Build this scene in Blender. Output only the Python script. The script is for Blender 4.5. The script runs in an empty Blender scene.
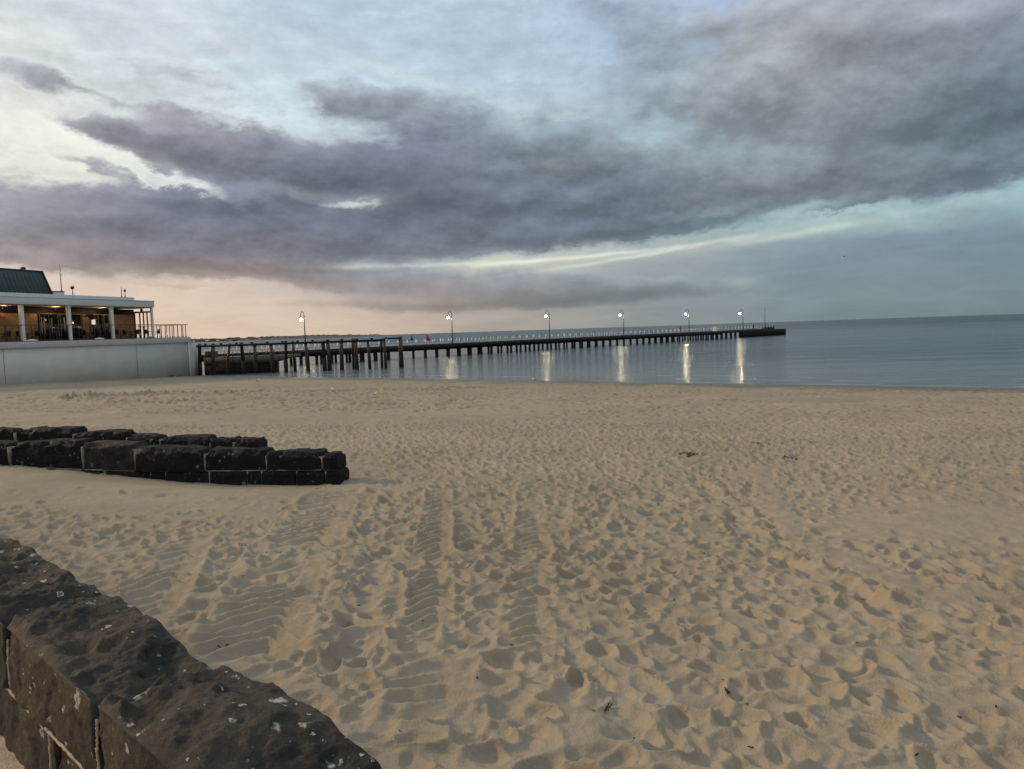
import bpy, bmesh, math, random
import numpy as np
from mathutils import Vector, Matrix

S = bpy.context.scene
COL = S.collection
rad = math.radians

# ------------------------------------------------------------------ camera
cam = bpy.data.cameras.new('camera')
cam.sensor_width = 36.0
cam.lens = 760.0 / 1024.0 * 36.0
cam.clip_start = 0.05
cam.clip_end = 80000.0
camo = bpy.data.objects.new('camera', cam)
COL.objects.link(camo)
_p, _r = rad(4.05), rad(1.9)
_f = Vector((0, math.cos(_p), -math.sin(_p)))
_u0 = Vector((0, math.sin(_p), math.cos(_p)))
_x = Vector((1, 0, 0)) * math.cos(_r) - _u0 * math.sin(_r)
_u = _u0 * math.cos(_r) + Vector((1, 0, 0)) * math.sin(_r)
camo.matrix_world = Matrix(((_x.x, _u.x, -_f.x, 0), (_x.y, _u.y, -_f.y, 0), (_x.z, _u.z, -_f.z, 4.0), (0, 0, 0, 1)))
S.camera = camo

# ------------------------------------------------------------------ exposure, sun
S.view_settings.view_transform = 'Standard'
S.view_settings.look = 'None'
S.view_settings.exposure = 0.0
S.view_settings.gamma = 1.0
S.view_settings.use_curve_mapping = False
S.render.engine = 'CYCLES'
S.cycles.use_denoising = True
S.cycles.max_bounces = 6
S.cycles.caustics_reflective = False
S.cycles.caustics_refractive = False

SUN_EL, SUN_AZ = 25.0, -74.0      # azimuth from +Y, positive towards +X: to the left, where the sky is brightest
sun = bpy.data.lights.new('sun', 'SUN')
sun.energy = 2.3
sun.angle = rad(6)
sun.color = (1.0, 0.71, 0.40)
suno = bpy.data.objects.new('sun', sun)
COL.objects.link(suno)
_d = Vector((math.sin(rad(SUN_AZ)) * math.cos(rad(SUN_EL)), math.cos(rad(SUN_AZ)) * math.cos(rad(SUN_EL)), math.sin(rad(SUN_EL))))
suno.rotation_euler = (-_d).to_track_quat('-Z', 'Y').to_euler()

# ------------------------------------------------------------------ node helpers
def lin(c):
    return tuple(((v / 255.0) / 12.92 if v / 255.0 <= 0.04045 else ((v / 255.0 + 0.055) / 1.055) ** 2.4) for v in c[:3])

class NT:
    def __init__(self, tree):
        self.t = tree; self.n = tree.nodes; self.l = tree.links
    def new(self, typ, **kw):
        nd = self.n.new(typ)
        for k, v in kw.items(): setattr(nd, k, v)
        return nd
    def put(self, sock, v):
        if isinstance(v, bpy.types.NodeSocket): self.l.new(v, sock)
        elif v is not None: sock.default_value = v
    def m(self, op, a, b=None, c=None, clamp=False):
        nd = self.new('ShaderNodeMath', operation=op, use_clamp=clamp)
        self.put(nd.inputs[0], a); self.put(nd.inputs[1], b); self.put(nd.inputs[2], c)
        return nd.outputs[0]
    def v(self, op, a, b=None, s=None):
        nd = self.new('ShaderNodeVectorMath', operation=op)
        self.put(nd.inputs[0], a); self.put(nd.inputs[1], b)
        if s is not None: self.put(nd.inputs['Scale'], s)
        return nd.outputs[1] if op in ('LENGTH', 'DOT_PRODUCT') else nd.outputs[0]
    def mix(self, f, a, b, blend='MIX'):
        nd = self.new('ShaderNodeMix', data_type='RGBA', blend_type=blend)
        self.put(nd.inputs[0], f)
        for s, v in ((nd.inputs[6], a), (nd.inputs[7], b)):
            if isinstance(v, tuple) and len(v) == 3: v = (*v, 1)
            self.put(s, v)
        return nd.outputs[2]
    def sm(self, x, lo, hi, a=0.0, b=1.0, kind='SMOOTHSTEP'):
        nd = self.new('ShaderNodeMapRange', interpolation_type=kind)
        self.put(nd.inputs[0], x)
        for i, q in enumerate((lo, hi, a, b)): self.put(nd.inputs[i + 1], q)
        return nd.outputs[0]
    def noise(self, vec, scale, detail=4, rough=0.5, dist=0.0, color=False):
        nd = self.new('ShaderNodeTexNoise')
        self.put(nd.inputs['Vector'], vec); self.put(nd.inputs['Scale'], scale)
        nd.inputs['Detail'].default_value = detail; nd.inputs['Roughness'].default_value = rough
        nd.inputs['Distortion'].default_value = dist
        return nd.outputs[1] if color else nd.outputs[0]
    def ramp(self, f, stops, interp='LINEAR'):
        nd = self.new('ShaderNodeValToRGB'); r = nd.color_ramp; r.interpolation = interp
        while len(r.elements) < len(stops): r.elements.new(0.5)
        for e, (p, c) in zip(r.elements, stops):
            e.position = p; e.color = (*c, 1) if len(c) == 3 else c
        self.put(nd.inputs[0], f)
        return nd.outputs[0]

# ------------------------------------------------------------------ sky (world)
# tables are in degrees of azimuth / elevation of the evening sky over the bay, colours in sRGB
CLEAR_SKY = [
    (-33.8, [(0.16,215,193,176), (3.58,227,203,186), (5.42,211,200,194), (9.06,200,200,198), (11.44,232,233,218), (13.77,230,233,222), (15.48,214,214,211), (17.16,209,214,214), (18.80,225,230,226), (20.41,207,216,217)]),
    (-24.1, [(0.14,220,194,173), (2.87,220,197,177), (4.90,208,193,184), (7.57,193,196,199), (11.49,219,225,219), (14.04,217,225,222), (15.90,205,214,214), (18.92,199,210,216), (21.81,210,221,230)]),
    (-12.6, [(0.10,208,185,165), (2.29,205,187,172), (4.46,187,180,180), (6.96,177,188,194), (9.77,205,215,214), (16.50,205,223,232), (19.67,190,207,219), (22.70,181,201,218)]),
    (0.1, [(0.05,165,158,150), (1.55,165,160,153), (3.03,153,156,159), (5.10,196,201,188), (6.35,173,183,185), (9.59,183,203,208), (13.09,189,207,210), (16.46,181,199,211), (19.69,177,199,217), (22.77,180,198,217)]),
    (12.6, [(0.01,137,146,147), (1.47,133,144,149), (2.92,134,147,152), (4.58,148,159,163), (6.15,166,179,176), (7.57,155,179,186), (11.04,161,187,193), (13.74,167,192,203), (16.36,167,189,202), (18.89,169,191,213), (21.92,165,183,209)]),
    (24.1, [(0.00,118,135,137), (1.33,124,141,146), (3.37,123,140,153), (5.38,127,145,159), (6.32,156,182,181), (7.71,162,189,192), (9.34,150,177,183), (13.17,145,163,177), (16.84,144,159,173), (20.34,148,158,183)]),
    (34.0, [(0.00,111,129,134), (1.16,115,135,142), (3.62,115,136,150), (5.27,123,143,157), (6.24,138,166,173), (7.08,154,181,187), (8.16,156,186,198), (11.68,129,146,161), (15.63,135,151,170), (18.34,138,148,177)]),
]
CLOUD_TONE = [
    (-33.6, [(2.96,181,161,152), (5.30,157,145,145), (7.86,142,139,146), (11.44,152,153,158), (16.04,150,154,160), (20.41,171,179,184)]),
    (-22.1, [(1.46,198,174,155), (3.87,186,162,150), (5.92,136,129,138), (8.61,114,118,134), (11.58,126,130,142), (13.52,134,135,144), (16.04,150,150,155), (22.01,169,177,184)]),
    (-8.2, [(1.07,169,153,142), (2.91,157,148,149), (4.74,134,139,148), (7.99,106,113,128), (11.16,106,113,129), (13.91,112,119,135), (16.57,143,153,162), (22.83,163,177,191)]),
    (6.7, [(0.58,140,139,137), (2.06,130,137,141), (4.27,131,141,148), (6.81,113,125,138), (10.02,113,125,138), (12.79,129,141,150), (16.15,139,155,167), (22.43,147,161,179)]),
    (20.8, [(0.78,125,141,142), (3.56,123,139,148), (6.98,127,151,158), (9.00,123,131,139), (11.63,137,149,156), (14.83,144,151,156), (17.91,150,155,158), (20.86,154,159,166)]),
    (34.0, [(0.85,113,135,140), (5.76,117,141,155), (8.16,113,127,141), (9.93,117,133,144), (11.97,105,119,130), (14.52,127,141,153), (18.34,143,151,164)]),
]
CLOUD_BANKS = [(-3.6, 14.01, 5.51, 0.88, -5.9, 0.75),
    (3.74, 12.83, 4.42, 1.17, -9.9, 0.6),
    (-27.69, 14.18, 3.46, 0.54, -5.9, 0.45),
    (10.01, 15.62, 4.29, 1.05, 13.1, 0.4),
    (-30.06, 12.29, 2.49, 0.42, -19.9, 0.42),
    (-27.3, 11.4, 3.5, 0.44, -13.9, 0.45),
    (-26.14, 15.64, 3.55, 0.36, -11.9, 0.3),
    (-27.43, 13.72, 2.61, 0.61, -4.9, 0.5),
    (-22.33, 13.34, 6.0, 1.4, -4.9, 0.95),
    (-16.53, 11.89, 7.14, 1.74, -5.9, 1.05),
    (-8.83, 11.31, 9.04, 2.08, -4.9, 1.15),
    (-0.42, 10.11, 8.9, 1.91, -4.9, 1.15),
    (-9.8, 16.55, 5.0, 1.24, -5.9, 1.0),
    (8.42, 9.23, 8.0, 1.55, -4.9, 1.0),
    (6.32, 12.83, 4.38, 1.78, -26.9, 0.8),
    (12.76, 10.9, 5.64, 1.71, -9.9, 0.9),
    (20.89, 9.8, 8.1, 1.32, 1.1, 1.0),
    (30.77, 9.48, 5.48, 1.52, 1.1, 1.05),
    (-1.71, 15.33, 3.68, 0.94, -21.9, 0.55),
    (-30.06, 8.26, 7.23, 1.81, -2.9, 1.0),
    (-21.72, 7.74, 8.34, 1.88, -2.9, 1.05),
    (-13.66, 7.39, 8.08, 1.69, -2.9, 1.05),
    (-24.72, 9.76, 7.34, 0.58, -1.9, 0.45),
    (-18.99, 9.82, 6.63, 0.67, -1.9, 0.3),
    (-5.73, 7.02, 8.85, 1.08, 1.1, 0.9),
    (-27.36, 5.79, 7.05, 1.17, -2.9, 1.0),
    (-17.9, 5.44, 6.76, 0.77, 1.1, 0.85),
    (3.93, 6.72, 8.16, 0.94, 3.1, 0.95),
    (11.27, 7.51, 5.73, 0.64, 4.1, 0.8),
    (16.54, 7.86, 4.1, 0.41, 10.1, 0.55),
    (24.06, 7.77, 2.48, 0.26, 13.1, 0.55),
    (-31.13, 16.36, 3.22, 0.8, -1.9, 0.75),
    (-24.22, 17.61, 4.27, 0.48, -5.9, 0.35),
    (-19.19, 17.54, 1.57, 0.56, -1.9, 0.3),
    (25.29, 16.05, 9.01, 3.89, -1.9, 1.0),
    (25.88, 19.45, 10.06, 2.27, -1.9, 0.75),
    (33.09, 16.33, 4.12, 3.31, -1.9, 0.6),
    (31.56, 12.65, 6.43, 2.93, 3.1, 1.05),
    (18.96, 14.44, 6.27, 2.11, -11.9, 0.85),
    (10.83, 20.45, 5.65, 1.22, 6.1, 0.6),
    (6.58, 22.0, 3.96, 0.9, -1.9, 0.5),
    (8.62, 17.68, 4.31, 1.15, 18.1, 0.4),
    (-5.86, 3.81, 8.51, 1.03, -3.9, 1.0),
    (0.81, 2.42, 8.99, 0.89, 2.1, 0.95),
    (-14.51, 4.42, 3.85, 0.86, -11.9, 0.8),
    (6.79, 2.8, 5.91, 0.96, 1.1, 0.85),
    (13.33, 2.67, 3.9, 0.65, 2.1, 0.85),
    (-8.14, 2.25, 8.81, 0.37, -1.9, 0.7),
    (-23.22, 3.81, 3.79, 0.2, -1.9, 0.4),
    (16.82, 2.22, 0.96, 0.28, 18.1, 0.3),
    (-32.42, 5.32, 4.25, 0.62, -7.9, 0.4),
    (-14.92, 10.03, 5.54, 0.41, -6.9, -0.5),
    (-10.35, 9.57, 3.02, 0.63, 3.1, -0.65),
    (-22.82, 10.49, 4.4, 0.39, -7.9, -0.4),
    (-23.42, 10.85, 3.74, 0.39, -11.9, -0.3),
    (-11.63, 5.24, 3.22, 0.29, 1.1, -0.5),
    (19.97, 17.68, 1.56, 0.49, -16.9, -0.55),
    (18.97, 14.75, 0.66, 0.76, -1.9, -0.3),
    (-25.81, 11.68, 2.69, 0.5, -26.9, -0.35),
    (1.86, 11.66, 2.22, 0.56, -1.9, -0.25)]
BRIGHT_GAPS = [(-5.81, 5.05, 5.91, 0.16, 0.1, 0.5),
    (3.89, 5.19, 6.69, 0.13, 3.1, 0.6),
    (6.84, 4.85, 5.89, 0.12, 6.1, 0.25),
    (13.38, 5.68, 5.65, 0.16, 7.1, 0.35),
    (20.87, 6.1, 5.86, 0.27, 6.1, 0.3),
    (-31.87, 13.3, 2.65, 1.29, -16.9, 0.4),
    (-28.08, 12.57, 2.87, 0.43, -13.9, 0.5),
    (-30.38, 11.66, 1.65, 0.6, -1.9, 0.3),
    (-23.38, 11.62, 1.56, 0.39, -31.9, 0.4),
    (-13.52, 10.11, 3.51, 0.34, -6.9, 0.25),
    (-9.62, 9.77, 2.16, 0.49, 8.1, 0.3),
    (4.09, 11.91, 1.33, 0.56, -1.9, 0.25),
    (-11.64, 5.17, 1.43, 0.29, -1.9, 0.3),
    (15.44, 2.79, 1.81, 0.29, 6.1, 0.2),
    (-7.42, 18.19, 8.66, 0.51, -15.9, 0.12),
    (-20.95, 20.28, 7.01, 0.41, -26.9, 0.14),
    (-25.8, 20.59, 5.32, 0.34, -26.9, 0.14),
    (4.2, 15.65, 2.93, 0.8, 8.1, 0.12)]

world = bpy.data.worlds.new('World')
S.world = world
world.use_nodes = True
W = NT(world.node_tree)
W.n.clear()
gen = W.new('ShaderNodeTexCoord').outputs['Generated']
sep = W.new('ShaderNodeSeparateXYZ'); W.put(sep.inputs[0], gen)
X, Y, Z = sep.outputs
flat = W.v('MULTIPLY', gen, (1.0, 1.0, 2.0))
w1 = W.v('SUBTRACT', W.noise(flat, 4.0, 5, 0.55, color=True), (0.5, 0.5, 0.5))
w2 = W.v('SUBTRACT', W.noise(flat, 17.0, 6, 0.62, color=True), (0.5, 0.5, 0.5))
az0 = W.m('MULTIPLY', W.m('ARCTAN2', X, Y), 180 / math.pi)
el0 = W.m('MULTIPLY', W.m('ARCSINE', Z), 180 / math.pi)
lowdamp = W.sm(el0, 0.0, 11.0, 0.22, 1.0)
def comp(vec, i):
    s = W.new('ShaderNodeSeparateXYZ'); W.put(s.inputs[0], vec); return s.outputs[i]
wu = W.m('ADD', W.m('MULTIPLY', comp(w1, 0), 4.5), W.m('MULTIPLY', comp(w2, 0), 4.0))
wv = W.m('MULTIPLY', W.m('ADD', W.m('MULTIPLY', comp(w1, 1), 2.0), W.m('MULTIPLY', comp(w2, 1), 3.0)), lowdamp)
az = W.m('ADD', az0, W.m('MULTIPLY', wu, W.sm(el0, 0, 10, 0.35, 1.0)))
el = W.m('ADD', el0, wv)
# the soft background varies with a weaker warp
azs = W.m('ADD', az0, W.m('MULTIPLY', wu, 0.5))
els = W.m('ADD', el0, W.m('MULTIPLY', wv, 0.35))

def sky_table(tab, a, e, extra):
    fac = W.m('DIVIDE', e, 30.0, clamp=True)
    cols = []
    for azc, rows in tab:
        stops = [(min(max(r[0], 0) / 30.0, 1.0), lin(r[1:])) for r in rows]
        cols.append((azc, W.ramp(fac, stops, 'EASE' if False else 'LINEAR')))
    cur = cols[0][1]
    for (a0, c0), (a1, c1) in zip(cols, cols[1:]):
        cur = W.mix(W.sm(a, a0, a1), cur, c1)
    # the half of the sky behind the camera, and the zenith
    back = W.ramp(fac, [(0, lin(extra[0])), (0.5, lin(extra[1])), (1, lin(extra[2]))])
    aabs = W.m('ABSOLUTE', a)
    cur = W.mix(W.sm(aabs, 45, 130), cur, back)
    return W.mix(W.sm(e, 24, 60), cur, lin(extra[3]))
clear = sky_table(CLEAR_SKY, azs, els, [(214, 186, 160), (214, 208, 205), (205, 215, 225), (205, 220, 236)])
tone = sky_table(CLOUD_TONE, azs, els, [(190, 165, 150), (165, 158, 165), (160, 165, 178), (165, 175, 190)])

def blob_sum(tab, a, e):
    tot = None; topn = None
    for (cu, cv, su, sv, rot, amp) in tab:
        r = rad(rot); c, s = math.cos(r), math.sin(r)
        # rotated, scaled offsets
        du = W.m('SUBTRACT', a, cu); dv = W.m('SUBTRACT', e, cv)
        p = W.m('MULTIPLY_ADD', du, c / su, W.m('MULTIPLY', dv, s / su))
        q = W.m('MULTIPLY_ADD', du, -s / sv, W.m('MULTIPLY', dv, c / sv))
        k = W.m('MULTIPLY_ADD', p, p, W.m('MULTIPLY', q, q))
        g = W.m('EXPONENT', W.m('MULTIPLY', k, -0.8))
        tot = W.m('MULTIPLY', g, amp) if tot is None else W.m('MULTIPLY_ADD', g, amp, tot)
        gq = W.m('MULTIPLY', g, q)
        topn = gq if topn is None else W.m('ADD', gq, topn)
    return tot, topn
dens, upper = blob_sum(CLOUD_BANKS, az, el)
gaps, _g = blob_sum(BRIGHT_GAPS, azs, W.m('ADD', el0, W.m('MULTIPLY', wv, 0.25)))
n_big = W.noise(flat, 7.0, 7, 0.6)
n_fine = W.noise(W.v('MULTIPLY', gen, (1.0, 1.0, 1.7)), 30.0, 6, 0.6)
# clouds overhead and behind, outside the catalogued banks
outside = W.m('MAXIMUM', W.sm(W.m('ABSOLUTE', az0), 36, 52), W.sm(el0, 21, 30))
dens = W.m('ADD', dens, W.m('MULTIPLY', outside, W.sm(n_big, 0.42, 0.66, 0.1, 0.9)))
edge = W.m('ADD', dens, W.m('ADD', W.m('MULTIPLY', W.m('SUBTRACT', n_big, 0.5), 1.0), W.m('MULTIPLY', W.m('SUBTRACT', n_fine, 0.5), 0.70)))
cover = W.sm(edge, 0.26, 0.84)
# thicker cloud is darker; thin rims are brighter
bulk = W.v('SUBTRACT', flat, (0.010, 0.0, -0.034))
relief = W.m('ADD', W.m('MULTIPLY', W.m('SUBTRACT', W.noise(flat, 9.0, 6, 0.6), W.noise(bulk, 9.0, 6, 0.6)), 1.35),
             W.m('MULTIPLY', W.m('SUBTRACT', n_fine, W.noise(W.v('ADD', W.v('MULTIPLY', gen, (1.0, 1.0, 1.7)), (-0.003, 0.0, 0.010)), 30.0, 6, 0.6)), 0.6))
relief = W.m('ADD', W.m('MULTIPLY', relief, W.sm(el0, 1.0, 8.0, 0.35, 1.0)), W.m('MULTIPLY', upper, 0.24))
thick = W.sm(W.m('ADD', edge, W.m('MULTIPLY', W.m('SUBTRACT', n_fine, 0.5), 0.5)), 0.40, 1.5, 1.24, 0.88, 'LINEAR')
tone = W.v('SCALE', tone, s=W.m('MULTIPLY', thick, W.m('ADD', 1.0, W.m('MAXIMUM', W.m('MINIMUM', relief, 0.55), -0.27))))
rim = W.m('MULTIPLY', W.sm(edge, 0.12, 0.36), W.sm(edge, 0.36, 0.62, 1.0, 0.0))
# faint high streaks in the clear part
ci = W.noise(W.v('MULTIPLY', gen, (1.0, 2.0, 5.0)), 9.0, 6, 0.62, 0.6)
clear = W.v('SCALE', clear, s=W.m('MULTIPLY', W.sm(ci, 0.3, 0.7, 0.90, 1.07, 'LINEAR'), W.m('MULTIPLY_ADD', rim, W.sm(el0, 2, 9, 0.0, 0.07), 1.0)))
# a torn, half transparent sheet of higher cloud
veil_n = W.noise(W.v('ADD', W.v('MULTIPLY', gen, (1.0, 1.3, 2.4)), W.v('SCALE', w2, s=0.10)), 8.5, 8, 0.66)
veil = W.m('MULTIPLY', W.sm(veil_n, 0.47, 0.64, 0.0, 0.50), W.sm(el0, 1.5, 7.0))
clear = W.mix(veil, clear, W.v('SCALE', W.mix(0.45, clear, tone), s=0.97))
clear = W.v('SCALE', clear, s=W.m('MULTIPLY_ADD', W.m('SUBTRACT', n_fine, 0.5), W.sm(el0, 1.5, 8.0, 0.05, 0.42), 1.0))
skyc = W.mix(cover, clear, tone)
lit = W.m('MULTIPLY', W.m('MULTIPLY', gaps, W.sm(ci, 0.25, 0.6, 0.55, 1.1)), W.sm(edge, 0.3, 1.1, 1.0, 0.35))
skyc = W.mix(W.m('MINIMUM', lit, 0.7), skyc, lin((240, 242, 228)))
ns = W.new('ShaderNodeTexSky', sky_type='NISHITA')
ns.sun_disc = False
ns.sun_elevation = rad(SUN_EL)
ns.sun_rotation = rad(SUN_AZ)
# below the horizon: dark
skyc = W.mix(W.sm(Z, -0.02, -0.001), lin((70, 80, 84)), skyc)
bg1 = W.new('ShaderNodeBackground'); W.put(bg1.inputs[0], skyc); bg1.inputs[1].default_value = 1.02
bg2 = W.new('ShaderNodeBackground'); W.put(bg2.inputs[0], ns.outputs[0]); bg2.inputs[1].default_value = 0.004
addn = W.new('ShaderNodeAddShader')
W.l.new(bg1.outputs[0], addn.inputs[0]); W.l.new(bg2.outputs[0], addn.inputs[1])
outw = W.new('ShaderNodeOutputWorld'); W.l.new(addn.outputs[0], outw.inputs[0])
world.cycles.sampling_method = 'MANUAL'
world.cycles.sample_map_resolution = 512

# ================================================================== helpers for things
def empty(name, loc=(0, 0, 0), rz=0.0):
    o = bpy.data.objects.new(name, None)
    o.empty_display_size = 0.2
    COL.objects.link(o); o.location = loc; o.rotation_euler = (0, 0, rz)
    return o

def tag(o, label=None, cat=None, group=None, kind=None):
    if label: o['label'] = label
    if cat: o['category'] = cat
    if group: o['group'] = group
    if kind: o['kind'] = kind
    return o

def raw_mesh(name, V, F, mat, parent=None, smooth=False):
    me = bpy.data.meshes.new(name)
    V = np.asarray(V, dtype=np.float32)
    me.vertices.add(len(V)); me.vertices.foreach_set('co', V.ravel())
    if isinstance(F, np.ndarray):
        k = F.shape[1]; lens = np.full(len(F), k, np.int32); flatf = F.ravel()
    else:
        lens = np.array([len(f) for f in F], np.int32); flatf = np.array([i for f in F for i in f], np.int32)
    me.loops.add(len(flatf)); me.loops.foreach_set('vertex_index', flatf.astype(np.int32))
    me.polygons.add(len(lens))
    st = np.zeros(len(lens), np.int32); st[1:] = np.cumsum(lens)[:-1]
    me.polygons.foreach_set('loop_start', st)
    try: me.polygons.foreach_set('loop_total', lens)
    except Exception: pass
    if smooth: me.polygons.foreach_set('use_smooth', np.ones(len(lens), bool))
    me.update(calc_edges=True); me.validate()
    if mat: me.materials.append(mat)
    o = bpy.data.objects.new(name, me)
    COL.objects.link(o)
    if parent: o.parent = parent
    return o

class MB:
    """collects boxes, tubes and profiles and links them as one mesh object"""
    def __init__(self): self.V = []; self.F = []
    def add(self, vs, fs):
        b = len(self.V); self.V += [tuple(v) for v in vs]; self.F += [[i + b for i in f] for f in fs]
        return self
    def box(self, c, s, rz=0.0, rx=0.0, ry=0.0, taper=1.0):
        M = Matrix.Rotation(rz, 3, 'Z') @ Matrix.Rotation(ry, 3, 'Y') @ Matrix.Rotation(rx, 3, 'X')
        vs = []
        for dz in (-.5, .5):
            k = taper if dz > 0 else 1.0
            for dx, dy in ((-.5, -.5), (.5, -.5), (.5, .5), (-.5, .5)):
                vs.append(Vector(c) + M @ Vector((dx * s[0] * k, dy * s[1] * k, dz * s[2])))
        return self.add(vs, [[3, 2, 1, 0], [4, 5, 6, 7], [0, 1, 5, 4], [1, 2, 6, 5], [2, 3, 7, 6], [3, 0, 4, 7]])
    def span(self, lo, hi):
        return self.box([(a + b) / 2 for a, b in zip(lo, hi)], [b - a for a, b in zip(lo, hi)])
    def tube(self, pts, radii, n=8, cap=True):
        pts = [Vector(p) for p in pts]
        if not hasattr(radii, '__len__'): radii = [radii] * len(pts)
        b = len(self.V)
        ref = None
        for i, p in enumerate(pts):
            t = (pts[min(i + 1, len(pts) - 1)] - pts[max(i - 1, 0)]).normalized()
            if ref is None:
                ref = t.orthogonal().normalized()
            ref = (ref - t * ref.dot(t)).normalized()
            bi = t.cross(ref)
            for k in range(n):
                a = 2 * math.pi * k / n
                self.V.append(tuple(p + (ref * math.cos(a) + bi * math.sin(a)) * radii[i]))
        for i in range(len(pts) - 1):
            for k in range(n):
                k2 = (k + 1) % n
                self.F.append([b + i * n + k, b + i * n + k2, b + (i + 1) * n + k2, b + (i + 1) * n + k])
        if cap:
            self.F.append([b + k for k in range(n)][::-1])
            self.F.append([b + (len(pts) - 1) * n + k for k in range(n)])
        return self
    def dome(self, c, rx, ry, rz_, n=16, m=6, full=False):
        b = len(self.V); lo = -math.pi / 2 if full else 0.0
        for j in range(m + 1):
            e = lo + (math.pi / 2 - lo) * j / m
            for k in range(n):
                a = 2 * math.pi * k / n
                self.V.append((c[0] + rx * math.cos(e) * math.cos(a), c[1] + ry * math.cos(e) * math.sin(a), c[2] + rz_ * math.sin(e)))
        for j in range(m):
            for k in range(n):
                k2 = (k + 1) % n
                self.F.append([b + j * n + k, b + j * n + k2, b + (j + 1) * n + k2, b + (j + 1) * n + k])
        self.F.append([b + k for k in range(n)][::-1])
        return self
    def prism(self, poly, y0, y1):           # poly in x,z, extruded along y
        n = len(poly); vs = [(x, y0, z) for x, z in poly] + [(x, y1, z) for x, z in poly]
        return self.add(vs, [list(range(n)), list(range(n, 2 * n))[::-1]] + [[i, i + n, (i + 1) % n + n, (i + 1) % n] for i in range(n)])
    def build(self, name, mat, parent=None, smooth=False, bevel=0.0):
        o = raw_mesh(name, self.V, self.F, mat, parent, smooth)
        if bevel:
            md = o.modifiers.new('edge', 'BEVEL'); md.width = bevel; md.segments = 2; md.limit_method = 'ANGLE'; md.angle_limit = rad(40)
        return o

def copy_tree(o, parent=None, loc=None, rz=None):
    c = o.copy(); COL.objects.link(c); c.parent = parent
    if loc is not None: c.location = loc
    if rz is not None: c.rotation_euler = (0, 0, rz)
    for ch in [q for q in o.children]: copy_tree(ch, c)
    return c

# ------------------------------------------------------------------ numeric noise
_rs = np.random.RandomState(7)
_perm = _rs.permutation(4096).astype(np.int64)
_vals = _rs.rand(4096).astype(np.float32)
def _h(ix, iy, iz):
    return _vals[_perm[(_perm[(_perm[ix & 4095] + iy) & 4095] + iz) & 4095]]
def vnoise(x, y, z=0.0):
    x = np.asarray(x, np.float64); y = np.asarray(y, np.float64); z = np.asarray(z, np.float64) + np.zeros_like(x)
    xi = np.floor(x).astype(np.int64); yi = np.floor(y).astype(np.int64); zi = np.floor(z).astype(np.int64)
    fx, fy, fz = x - xi, y - yi, z - zi
    fx = fx * fx * fx * (fx * (fx * 6 - 15) + 10); fy = fy * fy * fy * (fy * (fy * 6 - 15) + 10); fz = fz * fz * fz * (fz * (fz * 6 - 15) + 10)
    r = 0
    for dz in (0, 1):
        wz = fz if dz else 1 - fz
        for dy in (0, 1):
            wy = fy if dy else 1 - fy
            r = r + wz * wy * (_h(xi, yi + dy, zi + dz) * (1 - fx) + _h(xi + 1, yi + dy, zi + dz) * fx)
    return r * 2 - 1
def fbm(x, y, z=0.0, octv=4, gain=0.5):
    a, s, r = 1.0, 1.0, 0
    for i in range(octv):
        r = r + a * vnoise(x * s + 17.3 * i, y * s - 9.1 * i, np.asarray(z) * s + 3.7 * i); a *= gain; s *= 2.03
    return r

# ================================================================== materials
def principled(name, rough=0.8, color=(0.5, 0.5, 0.5), metal=0.0, spec=0.5):
    m = bpy.data.materials.new(name); m.use_nodes = True
    t = NT(m.node_tree); b = t.n['Principled BSDF']
    b.inputs['Base Color'].default_value = (*color, 1); b.inputs['Roughness'].default_value = rough
    b.inputs['Metallic'].default_value = metal
    b.inputs['Specular IOR Level'].default_value = spec
    return m, t, b
def plain(name, color, rough=0.7, metal=0.0, var=0.15, scale=6.0, bump=0.1, spec=0.4, coord='Object'):
    """a paint / timber / metal with uneven tone and fine relief"""
    m, t, b = principled(name, rough, color, metal, spec)
    co = t.new('ShaderNodeTexCoord').outputs[coord]
    n = t.noise(co, scale, 5, 0.6)
    t.put(b.inputs['Base Color'], t.mix(t.sm(n, 0.3, 0.7), tuple(c * (1 - var) for c in color), tuple(min(1, c * (1 + var)) for c in color)))
    t.put(b.inputs['Roughness'], t.sm(n, 0.2, 0.8, max(0, rough - .1), min(1, rough + .1), 'LINEAR'))
    if bump:
        bp = t.new('ShaderNodeBump'); bp.inputs['Strength'].default_value = bump; bp.inputs['Distance'].default_value = 0.02
        t.put(bp.inputs['Height'], t.noise(co, scale * 5, 4, 0.6)); t.l.new(bp.outputs[0], b.inputs['Normal'])
    return m
def emis(name, color, strength):
    m = bpy.data.materials.new(name); m.use_nodes = True
    t = NT(m.node_tree); t.n.clear()
    e = t.new('ShaderNodeEmission'); e.inputs[0].default_value = (*color, 1); e.inputs[1].default_value = strength
    o = t.new('ShaderNodeOutputMaterial'); t.l.new(e.outputs[0], o.inputs[0])
    return m

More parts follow.
